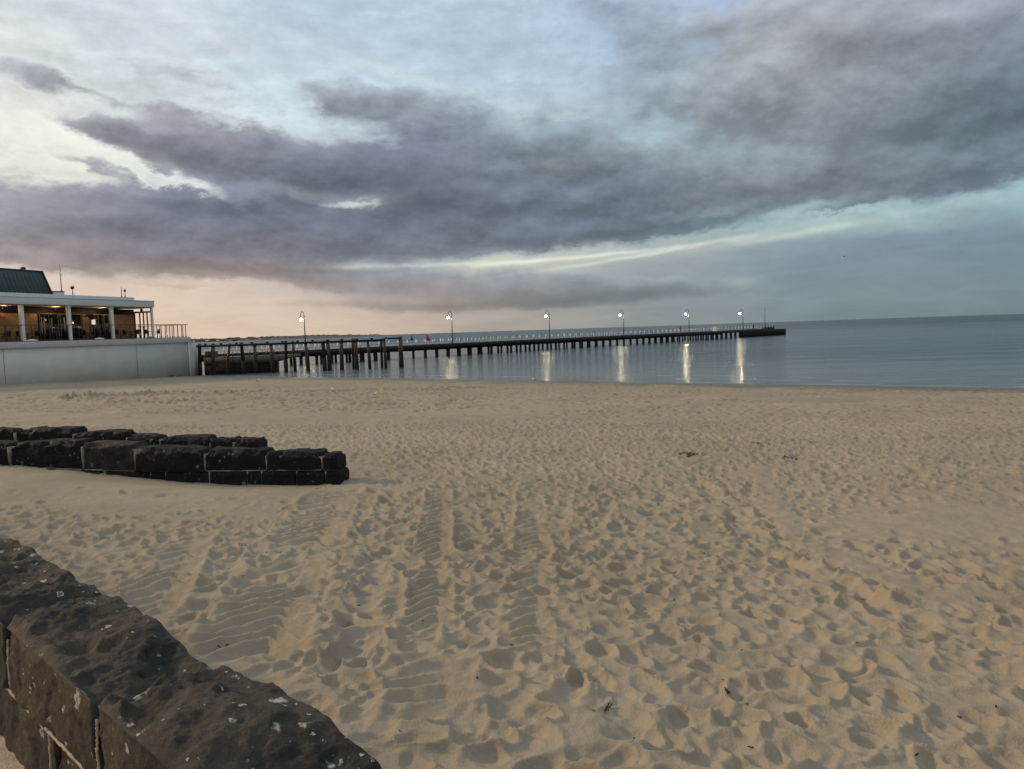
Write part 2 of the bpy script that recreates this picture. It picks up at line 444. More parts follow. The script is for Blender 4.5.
def sand_material():
    m, t, b = principled('sand', 0.95, spec=0.15)
    geo = t.new('ShaderNodeNewGeometry').outputs['Position']
    big = t.noise(geo, 0.35, 5, 0.6); mid = t.noise(geo, 3.0, 5, 0.65); grain = t.noise(geo, 260.0, 2, 0.7); grit = t.noise(geo, 60.0, 3, 0.7)
    c = t.mix(t.sm(big, 0.35, 0.65), (0.318, 0.260, 0.182), (0.385, 0.316, 0.224))
    c = t.mix(t.sm(mid, 0.3, 0.75, 0, 0.5), c, (0.27, 0.232, 0.155))
    c = t.mix(t.sm(grain, 0.35, 0.7, 0.0, 0.35), c, (0.20, 0.172, 0.12))
    # scattered dark grit
    c = t.mix(t.sm(grit, 0.70, 0.76, 0.0, 0.5), c, (0.10, 0.08, 0.06))
    # damp sand by the water: by height above the sea
    sz = t.new('ShaderNodeSeparateXYZ'); t.put(sz.inputs[0], geo)
    hz = t.m('ADD', sz.outputs[2], t.m('MULTIPLY', t.m('SUBTRACT', big, 0.5), 0.25))
    wet = t.sm(hz, 0.03, 0.22, 1.0, 0.0)
    damp = t.sm(hz, 0.1, 0.9, 1.0, 0.0)
    c = t.mix(t.m('MULTIPLY', damp, 0.28), c, (0.205, 0.18, 0.125))
    c = t.mix(wet, c, (0.13, 0.108, 0.082))
    t.put(b.inputs['Base Color'], c)
    t.put(b.inputs['Roughness'], t.m('MULTIPLY_ADD', wet, -0.55, 0.95))
    bp = t.new('ShaderNodeBump'); bp.inputs['Strength'].default_value = 0.8; bp.inputs['Distance'].default_value = 0.016
    t.put(bp.inputs['Height'], t.m('ADD', t.m('MULTIPLY', grain, 0.25), t.m('ADD', t.m('MULTIPLY', t.noise(geo, 22.0, 5, 0.6), 0.9), t.m('MULTIPLY', grit, 0.6))))
    t.l.new(bp.outputs[0], b.inputs['Normal'])
    return m

def basalt_material(name, dark, brown, lichen=1.0, warm=0.5, rough=0.78):
    m, t, b = principled(name, rough, spec=0.35)
    geo = t.new('ShaderNodeNewGeometry').outputs['Position']
    n1 = t.noise(geo, 3.0, 6, 0.65); n2 = t.noise(geo, 14.0, 6, 0.65); n3 = t.noise(geo, 90.0, 4, 0.7)
    c = t.mix(t.sm(n1, 0.40, 0.62, 0.0, warm), dark, brown)
    c = t.mix(t.sm(n2, 0.45, 0.75, 0.0, 0.6), c, tuple(v * 1.9 for v in brown))
    c = t.mix(t.sm(n3, 0.5, 0.72, 0.0, 0.55), c, tuple(v * 0.45 for v in dark))
    b.inputs['Specular IOR Level'].default_value = 0.22 if lichen > .9 else 0.15
    if lichen:
        # crusts of pale lichen: rounded patches with ragged edges, some hollow
        wv = t.v('ADD', geo, t.v('SCALE', t.v('SUBTRACT', t.noise(geo, 30.0, 4, 0.6, color=True), (0.5, 0.5, 0.5)), s=0.06))
        # more of it on the seaward rim of the promenade wall
        rimk = t.sm(t.v('DOT_PRODUCT', geo, (0.682, 0.731, 0.0)), 1.05, 1.33, 0.96, 1.20) if lichen > .9 else 1.0
        masks = None
        for sc, thr, pick in ((5.0, 0.20, 0.78), (13.0, 0.24, 0.88), (30.0, 0.26, 0.93)):
            vo = t.new('ShaderNodeTexVoronoi'); t.put(vo.inputs['Vector'], wv); vo.inputs['Scale'].default_value = sc
            s2 = t.new('ShaderNodeSeparateXYZ'); t.put(s2.inputs[0], vo.outputs['Color'])
            k = t.m('MULTIPLY', t.sm(vo.outputs['Distance'], thr * 0.8, thr, 1.0, 0.0), t.m('GREATER_THAN', t.m('MULTIPLY', s2.outputs[0], t.m('MULTIPLY', t.sm(n1, 0.3, 0.6, 0.75, 1.12), rimk)), pick))
            hollow = t.m('MULTIPLY', t.sm(vo.outputs['Distance'], thr * 0.35, thr * 0.55, 1.0, 0.0), t.m('GREATER_THAN', s2.outputs[1], 0.5))
            k = t.m('MULTIPLY', k, t.m('SUBTRACT', 1.0, t.m('MULTIPLY', hollow, 0.75)))
            masks = k if masks is None else t.m('MAXIMUM', masks, k)
        masks = t.m('MULTIPLY', masks, t.sm(t.noise(geo, 70.0, 3, 0.6), 0.36, 0.54, 0.25, lichen))
        lc = t.mix(n3, (0.30, 0.31, 0.25), (0.46, 0.45, 0.36))
        c = t.mix(masks, c, lc)
    t.put(b.inputs['Base Color'], c)
    t.put(b.inputs['Roughness'], t.sm(n2, 0.3, 0.7, rough - 0.15, rough + 0.15))
    bp = t.new('ShaderNodeBump'); bp.inputs['Strength'].default_value = 0.7; bp.inputs['Distance'].default_value = 0.008
    t.put(bp.inputs['Height'], t.m('ADD', t.m('MULTIPLY', n3, 1.1), t.m('ADD', t.m('MULTIPLY', n2, 2.2), t.m('MULTIPLY', t.noise(geo, 260.0, 3, 0.7), 0.2))))
    t.l.new(bp.outputs[0], b.inputs['Normal'])
    return m

def water_material():
    m, t, b = principled('sea_water', 0.07, (0.012, 0.03, 0.035), spec=0.5)
    b.inputs['IOR'].default_value = 1.33
    geo = t.new('ShaderNodeNewGeometry').outputs['Position']
    rot = t.new('ShaderNodeMapping'); t.put(rot.inputs[0], geo)
    rot.inputs['Rotation'].default_value = (0, 0, rad(37))        # long axis along the shore
    rot.inputs['Scale'].default_value = (0.55, 1.5, 1.0)
    v = rot.outputs[0]
    a = t.noise(v, 0.16, 3, 0.5); bn = t.noise(v, 0.9, 4, 0.55, 0.4); c = t.noise(v, 4.5, 3, 0.6)
    patch = t.sm(t.noise(v, 0.018, 4, 0.6), 0.35, 0.65, 0.55, 1.25)
    dist = t.v('LENGTH', geo)
    h = t.m('ADD', t.m('MULTIPLY', a, 0.9), t.m('ADD', t.m('MULTIPLY', bn, 0.42), t.m('MULTIPLY', c, 0.060)))
    h = t.m('MULTIPLY', h, patch)
    bp = t.new('ShaderNodeBump'); bp.inputs['Strength'].default_value = 0.85; bp.inputs['Distance'].default_value = 1.0
    t.put(bp.inputs['Height'], h); t.l.new(bp.outputs[0], b.inputs['Normal'])
    t.put(b.inputs['Roughness'], t.sm(dist, 70, 700, 0.12, 0.30))
    # paler, greener water over the shallows near the beach
    xy = t.new('ShaderNodeSeparateXYZ'); t.put(xy.inputs[0], geo)
    s = t.m('MULTIPLY_ADD', xy.outputs[0], -0.6, t.m('MULTIPLY_ADD', xy.outputs[1], -0.8, 49.36))
    t.put(b.inputs['Base Color'], t.mix(t.sm(s, -45, -3), (0.014, 0.032, 0.040), (0.09, 0.115, 0.105)))
    return m

M = dict(
    sand=sand_material(),
    water=water_material(),
    basalt=basalt_material('basalt', (0.022, 0.021, 0.019), (0.060, 0.050, 0.036), 1.0, 0.9),
    basalt_far=basalt_material('dark_basalt', (0.007, 0.008, 0.009), (0.016, 0.015, 0.015), 0.35, 0.5),
    basalt_red=basalt_material('reddish_basalt', (0.020, 0.018, 0.018), (0.042, 0.034, 0.031), 0.3, 0.8),
    mortar=plain('mortar', (0.40, 0.33, 0.23), 0.95, var=0.25, scale=30, bump=0.5),
    mortar_grey=plain('grey_mortar', (0.20, 0.185, 0.15), 0.95, var=0.3, scale=12, bump=0.4),
    promenade=plain('promenade_paving', (0.42, 0.33, 0.23), 0.95, var=0.22, scale=14, bump=0.6),
    render=plain('painted_render', (0.44, 0.47, 0.42), 0.8, var=0.06, scale=0.7, bump=0.05),
    coping=plain('concrete_coping', (0.42, 0.44, 0.42), 0.8, var=0.08, scale=2.0),
    white=plain('white_paint', (0.60, 0.66, 0.67), 0.6, var=0.05, scale=2.0, bump=0.03),
    fascia=plain('fascia_paint', (0.52, 0.57, 0.56), 0.6, var=0.05, scale=1.0, bump=0.03),
    green_roof=plain('green_sheet_roof', (0.042, 0.070, 0.062), 0.55, var=0.12, scale=1.2),
    timber_panel=plain('varnished_panel', (0.30, 0.17, 0.065), 0.55, var=0.2, scale=2.5),
    soffit=plain('soffit_lining', (0.38, 0.30, 0.22), 0.7, var=0.08, scale=2),
    rust_wood=plain('brown_stained_timber', (0.070, 0.035, 0.022), 0.7, var=0.2, scale=5),
    black=plain('black_furniture', (0.012, 0.012, 0.013), 0.6, var=0.2, scale=8),
    darkmetal=plain('dark_metal', (0.035, 0.037, 0.04), 0.5, 0.3, var=0.15, scale=6),
    grey=plain('weathered_grey', (0.16, 0.17, 0.17), 0.8, var=0.2, scale=3),
    pile=plain('tarred_timber', (0.010, 0.010, 0.010), 0.85, var=0.35, scale=4, bump=0.5),
    pile_top=plain('weathered_pile', (0.085, 0.075, 0.062), 0.9, var=0.35, scale=5, bump=0.5),
    weed=plain('weed_covered_timber', (0.006, 0.007, 0.005), 0.9, var=0.4, scale=3, bump=0.6),
    deck=plain('weathered_decking', (0.11, 0.10, 0.085), 0.9, var=0.25, scale=2, bump=0.4),
    post=plain('white_post', (0.55, 0.58, 0.58), 0.6, var=0.08, scale=3),
    feather_w=plain('white_feathers', (0.75, 0.75, 0.72), 0.8, var=0.05),
    feather_g=plain('grey_feathers', (0.30, 0.31, 0.33), 0.8, var=0.1),
    beak=plain('orange_beak', (0.5, 0.12, 0.03), 0.5, var=0.1),
    skin=plain('skin', (0.42, 0.25, 0.17), 0.6, var=0.05),
    cloth_dark=plain('dark_cloth', (0.025, 0.027, 0.035), 0.9, var=0.2),
    cloth_red=plain('maroon_cloth', (0.10, 0.025, 0.03), 0.9, var=0.2),
    cloth_pale=plain('pale_cloth', (0.42, 0.41, 0.38), 0.9, var=0.1),
    hair=plain('dark_hair', (0.015, 0.011, 0.009), 0.7, var=0.2),
    sign_pink=plain('faded_red_board', (0.42, 0.14, 0.17), 0.6, var=0.15, scale=8),
    far_land=plain('distant_land', (0.055, 0.062, 0.068), 1.0, var=0.15, scale=0.01, bump=0),
    far_tree=plain('distant_foliage', (0.045, 0.050, 0.052), 1.0, var=0.25, scale=0.02, bump=0),
    far_house=plain('distant_render', (0.42, 0.38, 0.34), 0.9, var=0.1, scale=0.05, bump=0),
    far_roof=plain('distant_roof', (0.16, 0.08, 0.06), 0.9, var=0.15, scale=0.05, bump=0),
    twig=plain('dry_weed', (0.020, 0.014, 0.010), 0.95, var=0.3, scale=30),
    wrack=plain('seaweed', (0.10, 0.070, 0.045), 0.95, var=0.4, scale=20),
    foam=plain('foam', (0.36, 0.40, 0.40), 0.8, var=0.1, scale=2),
)
def glass_material():
    m, t, b = principled('dark_glass', 0.06, (0.015, 0.02, 0.022), spec=0.8)
    return m
M['glass'] = glass_material()
M['lamp'] = emis('pier_lamp_light', (1.0, 0.86, 0.52), 380.0)
M['warm_lamp'] = emis('ceiling_lamp_light', (1.0, 0.62, 0.25), 6.0)
M['lantern'] = emis('table_lantern_light', (1.0, 0.90, 0.72), 0.75)
M['lit_window'] = emis('lit_window', (1.0, 0.80, 0.5), 1.2)

# ================================================================== the beach
def shore_s(x, y): return -0.6 * (x - 27.6) - 0.8 * (y - 41.0)       # metres inland of the waterline
def base_z(x, y):
    s = shore_s(x, y) + 0.5 * fbm(x * 0.05, y * 0.05, 3.3, 2)
    sp = np.clip(s, -60, 70)
    z = 0.030 * sp + 0.00028 * sp * np.abs(sp)
    z = np.where(s < 0, np.maximum(0.06 * s, -3.0), z)
    return z
WA = Vector((-2.65, 11.95)); WB = Vector((-12.5, 13.9)); WD = (WB - WA).normalized(); WN = Vector((-WD.y, WD.x))   # WN points away? fixed below
if WN.y < 0: WN = -WN
def raster(x0, x1, y0, y1, res, n_prints, seed, small):
    nx, ny = int((x1 - x0) / res) + 1, int((y1 - y0) / res) + 1
    xs = x0 + np.arange(nx) * res; ys = y0 + np.arange(ny) * res
    Xg, Yg = np.meshgrid(xs, ys)
    H = 0.030 * fbm(Xg * 0.5, Yg * 0.5, 1.0, 3) + 0.008 * fbm(Xg * 2.6, Yg * 2.6, 2.0, 3)
    if not small:
        H = H + 0.004 * fbm(Xg * 11, Yg * 11, 6.0, 3) - 0.010 * np.abs(fbm(Xg * 4.5, Yg * 4.5, 8.0, 2)) - 0.006 * np.abs(vnoise(Xg * 13, Yg * 13, 5.0))
    H = H.astype(np.float32)
    rng = np.random.RandomState(seed)
    def rut(pts, width, depth, berm):
        # groove with berms along a polyline; returns nothing, edits H
        for (ax, ay), (bx, by) in zip(pts, pts[1:]):
            L = math.hypot(bx - ax, by - ay); ux, uy = (bx - ax) / L, (by - ay) / L
            t = (Xg - ax) * ux + (Yg - ay) * uy; l = -(Xg - ax) * uy + (Yg - ay) * ux
            m = (t > -0.05) & (t < L + 0.05) & (np.abs(l) < 0.6)
            t, l = t[m], l[m]
            l = l + 0.05 * np.sin(t * 1.7) + 0.03 * np.sin(t * 4.1) + 0.05 * fbm(t * 3, l * 3, 2.0, 2)
            depth_l = depth * (0.7 + 0.8 * fbm(t * 1.1, l * 0.5, 7.0, 2))
            g = -depth_l * np.exp(-(l / width) ** 4) + berm * np.exp(-((np.abs(l) - width * 1.35) / (width * 0.35)) ** 2)
            H[m] += g
    def tread(pts, width, pitch, depth, slant, seed2=0):
        for (ax, ay), (bx, by) in zip(pts, pts[1:]):
            L = math.hypot(bx - ax, by - ay); ux, uy = (bx - ax) / L, (by - ay) / L
            t = (Xg - ax) * ux + (Yg - ay) * uy; l = -(Xg - ax) * uy + (Yg - ay) * ux
            m = (t > 0) & (t < L) & (np.abs(l) < width * 1.6)
            tt, ll = t[m], l[m]
            ph = tt / pitch + slant * np.abs(ll + 0.3 * width) / width + 0.55 * fbm(tt * 1.5, ll * 2, 5.0 + seed2, 2)
            fr = ph - np.floor(ph)
            bar = np.where(fr < 0.5, fr / 0.5, (1 - fr) / 0.5) ** 1.3         # lugs
            w = np.exp(-(ll / width) ** 6)
            ends = np.clip((L - tt) / 0.5, 0, 1) * np.clip(tt / 0.5, 0, 1)
            fade = ends * np.clip(1.0 + 0.7 * fbm(tt * 0.8, ll * 0.8, 9.0 + seed2, 2), 0, 1)
            berm = 0.28 * depth * (1 + 1.2 * fbm(tt * 2.5, ll * 2, 1.0 + seed2, 2)) * np.exp(-((np.abs(ll) - width * 1.15) / (width * 0.2)) ** 2) * ends
            cur = H[m]
            H[m] = cur * (1 - w * fade * 0.92) + w * fade * (-0.50 * depth + 0.90 * depth * bar + 0.012 * fbm(tt * 9, ll * 9, 3.0, 2)) + berm
    # footprints: later ones press earlier ones away
    n = n_prints
    px = rng.uniform(x0 + .5, x1 - .5, n); py = rng.uniform(y0 + .5, y1 - .5, n)
    keep_n = fbm(px * 0.16, py * 0.16, 11.0, 3)
    smooth_zone = np.exp(-(((px + 6.0) / 3.8) ** 2 + ((py - 10.6) / 1.6) ** 2) ** 1.5) + 0.85 * np.exp(-(((px - 4.6) / 1.7) ** 2 + ((py - 8.9) / 0.9) ** 2)) \
        + 0.8 * np.exp(-(((px + 2.3) / 0.35) ** 2 + ((py - 6.0) / 3.0) ** 2)) * 0 + 0.62 / (1 + np.exp((px + 4 + 0.12 * py) / 2.0)) * (py > 24) \
        + 0.8 * np.exp(-(((px + 0.98) / 0.2) ** 2 + ((py - 6.2) / 2.2) ** 2) ** 2)
    dist = np.hypot(px, py)
    keep = rng.rand(n) < np.clip(1.0 + 0.9 * keep_n - smooth_zone, 0.03, 1.0)
    px, py = px[keep], py[keep]
    order_t = int(len(px) * (0.975 if not small else 0.72))
    def stamp(i):
        cx_, cy_ = px[i], py[i]
        big = rng.uniform(0.8, 1.3)
        a = rng.uniform(0, math.pi) if rng.rand() < .45 else rng.normal(1.9, 0.5)
        la, lb = (0.105 if not small else 0.17) * big, (0.068 if not small else 0.11) * big * rng.uniform(0.85, 1.35)
        dep = rng.uniform(0.020, 0.052) * (2.0 if small else 0.88)
        R = 0.30 if not small else 0.42
        i0, i1 = max(int((cx_ - R - x0) / res), 0), min(int((cx_ + R - x0) / res) + 1, nx)
        j0, j1 = max(int((cy_ - R - y0) / res), 0), min(int((cy_ + R - y0) / res) + 1, ny)
        if i1 <= i0 or j1 <= j0: return
        gx = xs[i0:i1][None, :] - cx_; gy = ys[j0:j1][:, None] - cy_
        c, s = math.cos(a), math.sin(a)
        u = (gx * c + gy * s) / la; v = (-gx * s + gy * c) / lb
        v = v + 0.18 * np.sin(u * 2.2 + i)
        r2 = u * u + v * v
        r = np.sqrt(r2)
        pit = np.exp(-(r2 ** 2.4))
        tilt = 1.0 + 0.45 * u * (1 if i % 2 else -1)
        rim = np.exp(-((r - 1.28) / 0.22) ** 2) * (0.65 + 0.5 * np.clip(u * math.cos(i) + v * math.sin(i), -1, 1))
        sub = H[j0:j1, i0:i1]
        H[j0:j1, i0:i1] = sub * (1 - 0.55 * np.exp(-(r2 / 1.6) ** 2)) - dep * pit * tilt + dep * 0.50 * rim
    for i in range(order_t): stamp(i)
    if not small:
        # vehicle ruts and lug marks running away from the promenade
        tread([(-0.45, 3.6), (-0.60, 4.9)], 0.25, 0.19, 0.075, 0.35, 1)
        tread([(-0.62, 4.9), (-0.80, 7.0), (-1.15, 11.5)], 0.17, 0.205, 0.078, 0.7, 2)
        tread([(0.02, 4.6), (0.16, 7.2), (0.22, 11.0)], 0.17, 0.205, 0.070, 0.6, 13)
        tread([(-1.70, 4.3), (-2.15, 7.4), (-2.7, 11.5)], 0.36, 0.23, 0.085, 0.9, 4)
        tread([(-2.75, 5.3), (-3.7, 8.6)], 0.26, 0.25, 0.065, 0.9, 5)
        tread([(4.3, 13.5), (3.0, 8.0), (3.4, 5.4)], 0.16, 0.25, 0.018, 0.0, 6)
        rut([(-1.28, 4.3), (-1.42, 5.4), (-1.76, 8.6), (-2.0, 10.6)], 0.10, -0.055, -0.01)
        rut([(-1.10, 4.6), (-1.22, 5.6), (-1.5, 8.6)], 0.11, 0.035, 0.0)
        rut([(3.2, 12.6), (2.62, 7.5), (3.15, 5.3)], 0.12, -0.035, -0.02)
        rut([(3.0, 12.2), (2.45, 7.4), (2.9, 5.3)], 0.14, 0.045, 0.010)
        rut([(1.35, 11.8), (1.2, 9.6), (0.9, 8.5)], 0.10, 0.03, 0.02)
    else:
        # long curved wheel tracks on the groomed sand near the building
        for off in (0.0, 1.7):
            pts = []
            for k in range(25):
                a = math.pi * (0.5 + k / 24.0)
                pts.append((-15.5 + 7.5 * math.cos(a) * 1.0, 40.5 + (6.0 - off) * math.sin(a)))
            tr = [(-2.0, 50.0 - off), (-8.0, 48.5 - off)] + pts + [(-9.0, 34.2 + off), (-3.0, 32.6 + off)]
            for (ax, ay), (bx, by) in zip(tr, tr[1:]):
                L = math.hypot(bx - ax, by - ay); ux, uy = (bx - ax) / L, (by - ay) / L
                t = (Xg - ax) * ux + (Yg - ay) * uy; l = -(Xg - ax) * uy + (Yg - ay) * ux
                m = (t > -0.1) & (t < L + 0.1) & (np.abs(l) < 0.8)
                H[m] += (-0.13 * np.exp(-(l[m] / 0.30) ** 4) + 0.10 * np.exp(-((np.abs(l[m]) - 0.42) / 0.16) ** 2) + 0.015 * np.sin(t[m] * 16) * np.exp(-(l[m] / 0.3) ** 4))
        for y_off in (0, 1.9, 5.0, 6.8):
            l = (Yg - (38 + y_off)) + 0.12 * (Xg + 20) + 0.5 * np.sin(Xg * 0.15)
            wgt = 1 / (1 + np.exp((Xg + 6) / 2.5))
            H += (0.07 * (np.exp(-((np.abs(l) - 0.35) / 0.16) ** 2) - 1.2 * np.exp(-(l / 0.25) ** 4)) * wgt).astype(np.float32)
    for i in range(order_t, len(px)): stamp(i)
    return xs, ys, H

xsA, ysA, HA = raster(-17.0, 24.0, 1.0, 27.0, 0.018, 47000, 3, False)
xsB, ysB, HB = raster(-62.0, 78.0, 18.0, 98.0, 0.07, 52000, 5, True)
def samp(xs, ys, H, x, y):
    fx = np.clip((x - xs[0]) / (xs[1] - xs[0]), 0, len(xs) - 1.001); fy = np.clip((y - ys[0]) / (ys[1] - ys[0]), 0, len(ys) - 1.001)
    i = fx.astype(int); j = fy.astype(int); a = (fx - i); b = (fy - j)
    return H[j, i] * (1 - a) * (1 - b) + H[j, i + 1] * a * (1 - b) + H[j + 1, i] * (1 - a) * b + H[j + 1, i + 1] * a * b
def ground_z(x, y, detail=True):
    x = np.asarray(x, float); y = np.asarray(y, float)
    z = base_z(x, y)
    # scour hollow and drift against the low stone walls
    t = (x - WA.x) * WD.x + (y - WA.y) * WD.y; l = (x - WA.x) * WN.x + (y - WA.y) * WN.y
    z = z - 0.13 * np.exp(-((t - 2.4) / 2.0) ** 2) * np.exp(-((l + 0.25) / 0.6) ** 2)
    z = z + 0.09 * np.exp(-((t - 7.0) / 2.2) ** 2) * np.exp(-((l + 0.3) / 0.9) ** 2)
    z = z + 0.12 * np.exp(-((t - 5.0) / 3.5) ** 2) * np.exp(-((l - 0.75) / 0.5) ** 2)
    z = z + 0.06 * np.exp(-((t - 3.6) / 2.6) ** 2) * np.exp(-((l + 1.6) / 0.6) ** 2)
    if detail:
        wA = np.clip((26.0 - y) / 3.0, 0, 1) * np.clip((x + 17) / 2, 0, 1) * np.clip((24 - x) / 2, 0, 1) * np.clip((y - 1) / 1, 0, 1)
        inB = np.clip((y - 18) / 2, 0, 1) * np.clip((97 - y) / 2, 0, 1) * np.clip((x + 62) / 2, 0, 1) * np.clip((78 - x) / 2, 0, 1)
        d = samp(xsA, ysA, HA, x, y) * wA + samp(xsB, ysB, HB, x, y) * (1 - wA) * inB
        s = shore_s(x, y)
        d = d * np.clip((s + 0.5) / 5.0, 0.04, 1.0)
        # calm sand in the hollow before the stone wall
        calm = np.exp(-(((t - 3.5) / 3.2) ** 4)) * np.exp(-((l + 0.8) / 0.95) ** 4)
        d = d * (1 - 0.80 * calm)
        z = z + d
    return z

def build_sand():
    az_l = [rad(-64) + (rad(-37) - rad(-64)) * k / 70 for k in range(70)]
    az_c = [rad(-37) + (rad(74)) * k / 1050 for k in range(1051)]
    az_r = [rad(37) + (rad(80) - rad(37)) * k / 90 for k in range(1, 91)]
    azv = np.array(az_l + az_c + az_r)
    r1 = np.linspace(0.9, 2.5, 20)[:-1]
    r2 = 1.0 / np.linspace(1 / 2.5, 1 / 21.0, 780)
    r3 = np.concatenate([np.arange(r2[-1] + 0.1, 60, 0.11), np.arange(60, 112, 0.25), np.array([114, 118, 125, 140, 170])])
    r = np.concatenate([r1, r2, r3])
    A, Rr = np.meshgrid(azv, r)
    Xv = Rr * np.sin(A); Yv = Rr * np.cos(A)
    Zv = ground_z(Xv.ravel(), Yv.ravel())
    V = np.stack([Xv.ravel(), Yv.ravel(), Zv], 1)
    nr, na = A.shape
    idx = np.arange(nr * na).reshape(nr, na)
    F = np.stack([idx[:-1, :-1].ravel(), idx[1:, :-1].ravel(), idx[1:, 1:].ravel(), idx[:-1, 1:].ravel()], 1)[:, ::-1]
    # keep what lies seaward of the promenade wall only
    a = rad(47); nrm = (math.cos(a), math.sin(a))
    pv = (V[:, 0] * nrm[0] + V[:, 1] * nrm[1])[F].max(1)
    sv = shore_s(V[:, 0], V[:, 1])[F].max(1)
    F = F[(pv > 0.95) & (sv > -14)]
    o = raw_mesh('beach_sand', V, F, M['sand'], None, True)
    return tag(o, kind='structure')
build_sand()
wn = Vector((math.cos(rad(47)), math.sin(rad(47)))); wt = Vector((-math.sin(rad(47)), math.cos(rad(47))))
# promenade behind the wall, on which the photographer stands
def promenade():
    nt_, np_ = 160, 60
    ts = np.concatenate([np.linspace(-120, -4, 20)[:-1], np.linspace(-4, 8, 120), np.linspace(8, 110, 20)[1:]])
    ps = np.concatenate([np.linspace(-60, -1, 10)[:-1], np.linspace(-1, 1.1, 40)])
    T, P = np.meshgrid(ts, ps)
    X_ = P * wn.x + T * wt.x; Y_ = P * wn.y + T * wt.y
    Zv = 2.115 + 0.012 * fbm(X_ * 1.5, Y_ * 1.5, 4.0, 4)
    V = np.stack([X_.ravel(), Y_.ravel(), Zv.ravel()], 1)
    idx = np.arange(T.size).reshape(T.shape)
    F = np.stack([idx[:-1, :-1].ravel(), idx[:-1, 1:].ravel(), idx[1:, 1:].ravel(), idx[1:, :-1].ravel()], 1)
    return tag(raw_mesh('promenade_path', V, F, M['promenade'], None, True), kind='structure')
promenade()
# the sea: one sheet to the horizon
def build_sea():
    rings = [0, 30, 60, 120, 250, 600, 1500, 4000, 10000, 30000, 60000]
    V = [(0, 0, 0)]; F = []; n = 96
    for r in rings[1:]:
        for k in range(n): V.append((r * math.cos(2 * math.pi * k / n), r * math.sin(2 * math.pi * k / n), 0))
    for k in range(n): F.append([0, 1 + k, 1 + (k + 1) % n])
    for i in range(len(rings) - 2):
        b0, b1 = 1 + i * n, 1 + (i + 1) * n
        for k in range(n): F.append([b0 + k, b1 + k, b1 + (k + 1) % n, b0 + (k + 1) % n])
    return tag(raw_mesh('sea_water', V, F, M['water'], None, True), kind='structure')
build_sea()

# broken lines of foam where the ripples run out on the sand
def foam():
    mb = MB(); rng = random.Random(4)
    d = (-0.8, 0.6); nrm = (0.6, 0.8)
    for row, (off, wid, z) in enumerate(((0.35, 0.10, 0.012), (3.2, 0.14, 0.018), (6.5, 0.10, 0.016))):
        t = -30.0
        while t < 78:
            L = rng.uniform(1.5, 7.0)
            if rng.random() < (0.75 if row == 0 else 0.42):
                n = 14; vs = []; fs = []
                for k in range(n + 1):
                    q = t + L * k / n
                    o_ = off + 0.35 * float(vnoise(np.array([q * 0.3]), np.array([row * 7.0]))[0]) + 0.05 * math.sin(q * 5)
                    w = wid * math.sin(math.pi * k / n) * rng.uniform(0.5, 1.2)
                    for sgn in (0, 1):
                        a_ = o_ + sgn * w
                        vs.append((27.6 + d[0] * q + nrm[0] * a_, 41 + d[1] * q + nrm[1] * a_, z + (0.006 if sgn else 0)))
                for k in range(n): fs.append([2 * k, 2 * k + 1, 2 * k + 3, 2 * k + 2])
                mb.add(vs, fs)
            t += L + rng.uniform(0.3, 3)
    tag(mb.build('foam', M['foam']), kind='stuff')
foam()

# ================================================================== rough stone blocks
def rock_surface(u, v, L, W, rng, amp):
    """height (<=0) of a hewn face: planes and scooped flakes meeting in sharp ridges"""
    h = np.zeros_like(u) + 0.012 * amp
    for k in range(6):
        a = rng.uniform(0, 2 * math.pi); sl = rng.uniform(0.10, 0.42) * amp
        c = rng.uniform(0.02, 0.14) * L * 0.5
        cx_, cy_ = rng.uniform(-.45, .45) * L, rng.uniform(-.45, .45) * W
        pl = -sl * ((u - cx_) * math.cos(a) + (v - cy_) * math.sin(a) - c * 0.3) + 0.016 * amp
        h = np.minimum(h, pl)
    for k in range(int(3 + 4 * L)):
        cx_, cy_ = rng.uniform(-.5, .5) * L, rng.uniform(-.5, .5) * W
        R = rng.uniform(0.09, 0.24); dpt = rng.uniform(0.012, 0.045) * amp
        e = rng.uniform(0.6, 1.5)
        r2 = ((u - cx_) * e) ** 2 + ((v - cy_) / e) ** 2
        base = np.median(h)
        sc = -dpt * 1.2 + r2 * (dpt / (R * R)) * 1.3 + base
        h = np.minimum(h, np.maximum(sc, base - dpt * 1.4))
    for k in range(int(10 + 14 * L)):
        cx_, cy_ = rng.uniform(-.5, .5) * L, rng.uniform(-.5, .5) * W
        R = rng.uniform(0.025, 0.08); dpt = rng.uniform(0.003, 0.010) * amp; e = rng.uniform(0.6, 1.6)
        r2 = ((u - cx_) * e) ** 2 + ((v - cy_) / e) ** 2
        i0 = np.argmin(r2)
        h = np.where(r2 < R * R, np.minimum(h, h[i0] - dpt + (dpt * 1.6) * r2 / (R * R)), h)
    h = h - np.percentile(h, 45)
    return np.clip(h, -0.07 * amp, 0.03 * amp)
